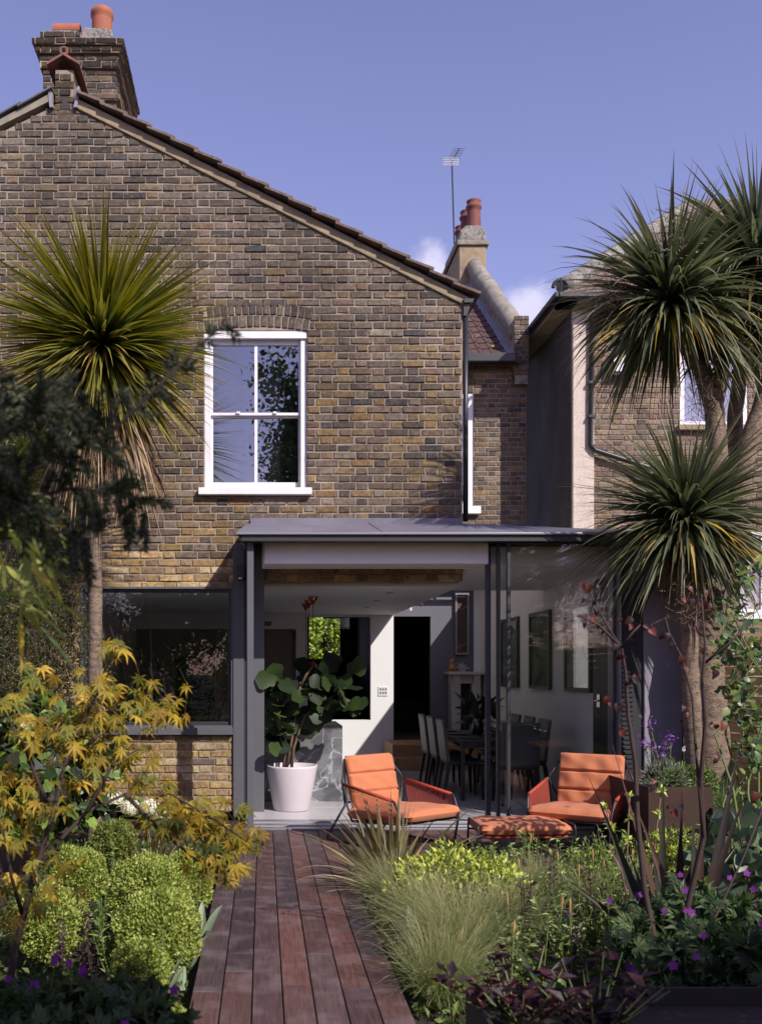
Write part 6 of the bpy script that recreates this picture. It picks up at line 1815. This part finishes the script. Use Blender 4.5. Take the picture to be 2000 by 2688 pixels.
# geraniums
GE = [lin(62, 80, 44), lin(80, 98, 56), lin(48, 64, 36)]
def geranium(c, r, n, nf, label, fl=lin(128, 58, 140), grp=None, up_=.1):
    t = bush('geranium', label, 'geranium', c, r, n, .07, GE, T=t_maple(.20), tname='ger', kind='leaf', lump=.2, seed=c[0], out=.5, up=.2, inner=True, group=grp, stem=True)
    for i in range(nf):
        d = rdir(1, .6)[0]; p = np.asarray(c) + d * np.asarray(r) * rng.uniform(.95, 1.15) + np.array([0, 0, rng.uniform(0, up_)])
        f = MB(); m = 5; a0 = rng.uniform(0, 6); nn_ = nrm(np.array([[rng.normal() * .4, -.8, .5]]))[0]
        u = nrm(np.cross(nn_, [0, 0, 1.0])[None])[0]; v = np.cross(nn_, u)
        dd = np.array([u * math.cos(a0 + k * 1.257) + v * math.sin(a0 + k * 1.257) for k in range(m)])
        add_inst(f, t_oval(.42, .02, -.12), np.tile(p, (m, 1)), dd, np.tile(nn_, (m, 1)), .019 * rng.uniform(.8, 1.2), cols(m, [fl], jit=.12))
        q = p - np.array([rng.normal() * .01, -.02, .10]); f2 = f.build('flower', M['petal_ATTR'], t)
        MB().tube([p, q], .0013, 3, cap=False).build('stalk', M['stem_green'], t)
    return t
geranium((X(170, 2.85), 2.85, .42), (.36, .22, .105), 420, 12, 'purple flowered geranium in the rusty planter below the box balls')
geranium((X(1935, 3.5), 3.5, .30), (.40, .35, .26), 620, 24, 'purple flowered geranium mass in front of the redbud stems')
geranium((X(1760, 3.4), 3.4, .14), (.26, .22, .22), 320, 8, 'shaded geranium clump behind the steel planter')
geranium((X(1850, 4.4), 4.4, .26), (.40, .25, .22), 420, 14, 'geranium drift around the foot of the bronze flax')
herb(1370, 2650, .20, 170, 'dark burgundy foliage in the steel planter corner closest to the deck path', pal=[lin(60, 34, 40), lin(44, 30, 36), lin(80, 44, 48)], leaf=.06, T=t_oval(.26), nst=14, spread=.30, z0=.38, name='burgundy_plant', Y=2.95, group='burgundy foliage in planter')
herb(1560, 2650, .20, 170, 'dark burgundy foliage in the middle of the steel planter, next to the geraniums', pal=[lin(60, 34, 40), lin(44, 30, 36), lin(80, 44, 48)], leaf=.06, T=t_oval(.26), nst=14, spread=.30, z0=.38, name='burgundy_plant', Y=2.9, group='burgundy foliage in planter')
# wallflower and fillers in the corten planter
wf = thing('wallflower', 'purple wallflower spires over silvery foliage in the corten planter', 'flower', (X(1735, 7.8), 7.8, Z(2070, 7.8)))
sm_ = MB(); fl = MB()
for (px, py) in ((1703, 1895), (1683, 1945), (1752, 1935), (1740, 1960), (1702, 1955), (1760, 1940), (1735, 1975)):
    b_ = np.array([X(1740 + rng.normal() * 8, 7.8), 7.8, Z(2060, 7.8)]); tp = P(px, py, 7.75)
    sm_.tube([b_, (b_ + tp) / 2 + rng.normal(size=3) * .01, tp], .004, 5)
    m = 26; pos = tp + rng.normal(size=(m, 3)) * np.array([.022, .02, .028])
    add_inst(fl, t_oval(.45, .02, .0), pos, rdir(m), rdir(m), .022, cols(m, [lin(150, 96, 176), lin(176, 124, 200), lin(120, 70, 150)]))
    m = 20; pos = b_ + (tp - b_) * rng.uniform(.1, .9, (m, 1)); add_inst(fl, t_lance(.09), pos, rdir(m, .3), rdir(m), .05, cols(m, [lin(150, 156, 140), lin(120, 130, 112)]))
sm_.build('stems', M['stem_green'], wf); fl.build('flower_spires', M['petal_ATTR'], wf, kind='stuff')
m = 420; pos, d = ellipsoid_pts(m, (X(1740, 7.8), 7.8, Z(2050, 7.8)), (.16, .16, .12))
leaves(wf, t_lance(.09), 'lance9', pos, d + np.array([0, 0, .3]), rdir(m), .07, cols(m, [lin(110, 120, 100), lin(84, 96, 76), lin(140, 146, 126)]), 'leaf', 0)
bush('filler_plant', 'bright green filler plant with red flowers in the corten planter', 'plant', P(1800, 2050, 7.9), (.22, .2, .13), 700, .045, [lin(104, 126, 64), lin(130, 148, 80), lin(84, 104, 54)], T=t_oval(.22), lump=.25, seed=9)
strap_clump('sedge', 'fine green sedge growing at the base of the multi stemmed palm', 'grass', (X(1900, 8.0), 8.0, .3), 220, .45, .006, 1.4, [lin(96, 120, 66), lin(120, 140, 84)], spread=.9, single=0)
wf2 = MB(); c = P(1793, 1965, 7.6)
add_inst(wf2, t_oval(.4), np.tile(c, (5, 1)), rdir(5), np.tile([0, -1.0, .3], (5, 1)), .03, cols(5, [lin(236, 232, 230)], jit=.02))
wfo = thing('white_flower', 'single white flower on a thin stalk above the corten planter', 'flower', tuple(c - np.array([0, 0, .5])))
wf2.build('petals', M['petal_ATTR'], wfo); MB().tube([c, c - np.array([-.02, 0, .5])], .002, 4).build('stalk', M['stem_green'], wfo)

# ------------------------------------------------------------------ fiddle leaf fig in the white pot
fg = thing('fiddle_leaf_fig', 'fiddle leaf fig with big green leaves in the white planter pot', 'potted plant', (X(765, 10.2), 10.2, .004))
pcx, pcy = X(765, 10.25), 10.25
zt_ = Z(2014, 10.0)
wpot = thing('white_planter', 'tall tapered white planter pot standing inside the open doorway', 'pot', (pcx, pcy, .004))
MB().lathe([(.0, .004), (.185, .004), (.192, .012), (.278, zt_ - .02), (.282, zt_), (.262, zt_), (.25, zt_ - .06), (.0, zt_ - .06)], pcx, pcy, 40, cap=False).build('pot', M['pot_white'], wpot, smooth=True)
MB().lathe([(.0, zt_ - .045), (.252, zt_ - .05)], pcx, pcy, 30, cap=False).build('soil_fill', M['soil'], wpot)
sm_ = MB()
fst = [[(745, 2020), (748, 1960), (735, 1880), (720, 1780)], [(752, 2020), (765, 1950), (775, 1880), (790, 1790)], [(765, 2020), (772, 1960), (800, 1880), (850, 1830)], [(790, 1800), (805, 1770), (820, 1750)]]
for pp in fst: sm_.tube([P(x_, y_, 10.25) for x_, y_ in pp], list(np.linspace(.018, .008, len(pp))), 7)
sm_.build('trunk', M['twig_brown'], fg, smooth=True)
n = 92
t_ = rng.uniform(0, 1, n)
pxs, pys = [], []
for i in range(n):
    if i % 5 < 3: q = (rng.normal() * 30 + 740, rng.uniform(1770, 1950))
    else: q = (rng.normal() * 28 + 868, rng.uniform(1745, 1880))
    pxs.append(min(915, max(734, q[0]))); pys.append(q[1])
pos = np.array([P(a_, b_ + 8, 10.30 + rng.normal() * .10) for a_, b_ in zip(pxs, pys)])
ax = np.where(np.array(pxs) > 810, 868.0, 745.0)
d = np.stack([(np.array(pxs) - ax) / 60 + rng.normal(size=n) * .35, -np.abs(rng.normal(size=n)) * .45 - .1, rng.uniform(-.35, .8, n)], 1)
d[:, 0] = np.where(np.array(pxs) < 735, np.maximum(d[:, 0], -.25), d[:, 0])
leaves(fg, t_fiddle(), 'fiddle', pos, d, np.stack([rng.normal(size=n) * .5, -np.ones(n) * .8, np.ones(n) * .5 + rng.normal(size=n) * .3], 1), .24 * rng.uniform(.7, 1.2, n), cols(n, [lin(42, 56, 32), lin(56, 74, 36), lin(32, 44, 28), lin(88, 110, 46)], [4, 3, 3, .8]), 'leaf', n)

# flowers on the dining table
fv = thing('flower_vase', 'dark vase of red roses and broad leaves on the dining table', 'vase', (2.71, 12.0, ZT))
MB().lathe([(.05, ZT + .001), (.07, ZT + .05), (.06, ZT + .14), (.05, ZT + .16), (.04, ZT + .16)], 2.71, 12.0, 18).build('vase', M['oven_glass'], fv, smooth=True)
m = 60; pos, d = ellipsoid_pts(m, (2.71, 12.0, ZT + .28), (.2, .16, .14)); 
leaves(fv, t_oval(.3), 'ov3', pos, d, rdir(m, .4), .10, cols(m, [lin(44, 58, 38), lin(60, 78, 46)]), 'leaf', m)
for i in range(9):
    c = np.array([2.71, 12.0, ZT + .30]) + rdir(1, .4)[0] * np.array([.2, .14, .13]); m = 30
    pos, d = ellipsoid_pts(m, c, (.035, .035, .032)); f = MB(); add_inst(f, t_oval(.5, .1, .0), pos, np.cross(d, rng.normal(size=(m, 3))), d, .035, cols(m, [lin(110, 14, 24), lin(80, 10, 18)])); f.build('rose', M['petal_ATTR'], fv)
n = 12; A = blade_arr(np.tile([2.71, 12.0, ZT + .15], (n, 1)), rdir(n, .6), rng.uniform(.4, .6, n), .10, .5, segs=6, fold=.2, prof=lambda t_: math.sin(math.pi * min(.99, t_ * .9 + .08)))
blades_parts(fv, A, cols(n, [lin(70, 76, 66), lin(90, 92, 80), lin(60, 70, 56)]), 'gloss', n)

# ------------------------------------------------------------------ boundary fences and the rest of the garden behind the camera
def fence(name, label, x0, x1, y0, y1, z1, gap=.018, hs=.05, axis='y', slat_n=None):
    t = thing(name, label, 'fence', ((x0 + x1) / 2, (y0 + y1) / 2, -.1))
    if axis == 'y':
        ps = np.arange(y0, y1 + .01, (y1 - y0) / max(1, round((y1 - y0) / 1.8)))
        for p in ps: MB().box(x0 - .04, x0 + .04, p - .04, p + .04, -.1, z1 + .03).build('post', M['fence_wood'], t)
        z = .02
        while z < z1: MB().box(x0 - .058, x0 - .041, y0, y1, z, z + hs).build('slat', M['fence_wood'], t); z += hs + gap
    else:
        ps = np.arange(x0, x1 + .01, (x1 - x0) / max(1, round((x1 - x0) / 1.8)))
        for p in ps: MB().box(p - .04, p + .04, y0 - .04, y0 + .04, -.1, z1 + .03).build('post', M['fence_wood'], t)
        z = .02
        while z < z1: MB().box(x0, x1, y0 - .058, y0 - .041, z, z + hs).build('slat', M['fence_wood'], t); z += hs + gap
    return t
fence('slatted_fence', 'horizontal slatted timber fence between the extension and the neighbouring house', 3.98, 9.0, 10.6, 10.6, Z(1640, 10.6), axis='x', hs=.038, gap=.024)
fence('boundary_fence', 'timber boundary fence behind the climbing rose', 5.1, 5.1, -6, 10.5, 1.8, axis='y', hs=.09, gap=.012)
fence('boundary_fence', 'timber boundary fence hidden behind the ivy and dark shrub', -3.5, -3.5, -6, 10.0, 1.8, axis='y', hs=.09, gap=.012)
struct('lawn', MB().add([(-3.4, -14, -.09), (5.0, -14, -.09), (5.0, 1.8, -.09), (-3.4, 1.8, -.09)], [(0, 1, 2, 3)]), mat('lawn', lin(70, 92, 44), .9, var=.3, vscale=30, bump=.6, bscale=80))

def tree(name, label, base, h, r, nl, leaf, pal, cl=26, seed=0, grp=None, trunk_r=.16, crown_lo=.35):
    base = np.asarray(base, float)
    t = thing(name, label, 'tree', tuple(base), group=grp)
    tk = MB(); top = base + np.array([0, 0, h * .75])
    tk.tube([base, base + np.array([.05, .05, h * .3]), top], [trunk_r, trunk_r * .7, trunk_r * .2], 9)
    cc = base + np.array([0, 0, h * (crown_lo + 1) / 2]); rz = h * (1 - crown_lo) / 2
    Ps = []
    for i in range(cl):
        d = rdir(1)[0]; c = cc + d * np.array([r, r, rz]) * rng.uniform(.35, .85)
        tk.tube([base + np.array([0, 0, h * rng.uniform(.3, .6)]), (cc + c) / 2, c], [trunk_r * .3, trunk_r * .15, .02], 5)
        m = nl // cl; q, _ = ellipsoid_pts(m, c, np.array([r, r, rz]) * .36, .25, seed + i, (.2, 1.0)); Ps.append(q)
    tk.build('trunk', M['twig_brown'], t, smooth=True)
    Ps = np.concatenate(Ps); m = len(Ps)
    leaves(t, t_oval(.32), 'oval32', Ps, rdir(m, -.1), rdir(m, .5), leaf * rng.uniform(.7, 1.3, m), cols(m, pal), 'leaf', 0, rest='crown')
    return t
TG = [lin(86, 108, 48), lin(66, 88, 42), lin(106, 124, 58)]
tree('garden_tree', 'tall dense tree at the far end of the garden facing the house', (2.5, -13, -.1), 15, 3.0, 26000, .19, TG, 40, 1)
tree('garden_tree', 'leafy tree casting shade over the steel planter and geraniums', (6.5, -3.35, -.1), 7.3, 1.5, 30000, .12, TG, 38, 2, crown_lo=.63)
tree('garden_tree', 'slim tree casting shade over the rusty planter', (3.4, -3.4, -.1), 7.6, 1.3, 13000, .11, TG, 20, 5, crown_lo=.5)
tree('garden_tree', 'spreading tree beyond the boundary fence opposite the kitchen window', (-6.5, -8, -.1), 9, 3.2, 12000, .18, TG, 28, 3)
tree('street_tree', 'sunlit green tree seen through the window beyond the kitchen opening', (X(850, 33), 33, -.1), 5.2, 1.7, 12000, .15, [lin(150, 170, 60), lin(170, 190, 80), lin(120, 144, 50)], 26, 4, crown_lo=.05, trunk_r=.07)
for i, (xx, yy, rr_, hh) in enumerate(((-2.4, -9, 1.6, 1.7), (0.4, -11, 1.7, 2.0), (3.2, -9.5, 1.6, 1.8), (-4.6, -5.5, 1.2, 1.8), (-2.7, -3.0, .8, 1.4), (7.5, -9, 2.2, 2.4), (10.5, -11, 2.4, 3.2), (-9, -12, 2.6, 3.2))):
    bush('hedge_bush', 'rounded green bush in the planting at the far end of the garden', 'shrub', (xx, yy, hh * .9), (rr_, rr_ * .8, hh), 5200, .10, TG, group='bushes at the end of the garden', lump=.2, seed=i, inner=False)
for i, (xx, yy, hh) in enumerate(((7.2, 1.6, 4.6), (8.0, 4.8, 4.4), (7.0, 7.6, 3.6))):
    tree('fence_tree', 'small leafy tree growing beyond the fence on the rose side', (xx, yy, -.1), hh, 1.5, 7000, .11, TG, 20, 20 + i, grp='small trees beyond the rose fence', trunk_r=.08, crown_lo=.15)
for i, (xx, yy, rr_, hh) in enumerate(((4.55, -1.5, .7, 1.0), (4.6, .6, .6, 1.05), (4.6, 2.6, .55, .95), (4.6, 4.4, .5, .9))):
    bush('fence_shrub', 'bushy green shrub planted along the fence on the rose side', 'shrub', (xx, yy, hh), (rr_, 1.0, hh), 3800, .06, TG, group='shrubs along the rose fence', lump=.2, seed=40 + i, inner=False)
# low ground cover between the plants
def cover(label, x0, x1, y0, y1, n, pal, leaf, h):
    p = np.stack([rng.uniform(x0, x1, n), rng.uniform(y0, y1, n), -.095 + np.abs(rng.normal(size=n)) * h], 1)
    mb = MB(); add_inst(mb, t_oval(.3), p, rdir(n, .5), rdir(n, .8), leaf * rng.uniform(.6, 1.3, n), cols(n, pal))
    tag(mb.build('ground_cover', M['leaf_ATTR'], kind='stuff'), label, 'ground cover')
cover('low dark green ground cover under the box balls', -1.75, -.37, 3.3, 8.6, 9000, [lin(70, 88, 44), lin(54, 70, 38), lin(92, 108, 54)], .042, .055)
cover('low green ground cover under the grasses and perennials', .70, 3.6, 3.2, 7.05, 16000, [lin(92, 112, 54), lin(70, 90, 44), lin(120, 134, 70)], .042, .06)
for i, (xx, yy, hh, rr_) in enumerate(((-10, -19, 10, 4.2), (-3.5, -21, 9, 4.0), (9, -20, 10, 4.2), (16, -14, 10, 4.0))):  # unseen trees, added so the kitchen window reflects dark instead of bright horizon
    tree('reflection_tree', 'broad tree added out of view to darken the window reflections', (xx, yy, -.1), hh, rr_, 9000, .26, TG, 30, 60 + i, grp='unseen trees added for the window reflections', crown_lo=.1)
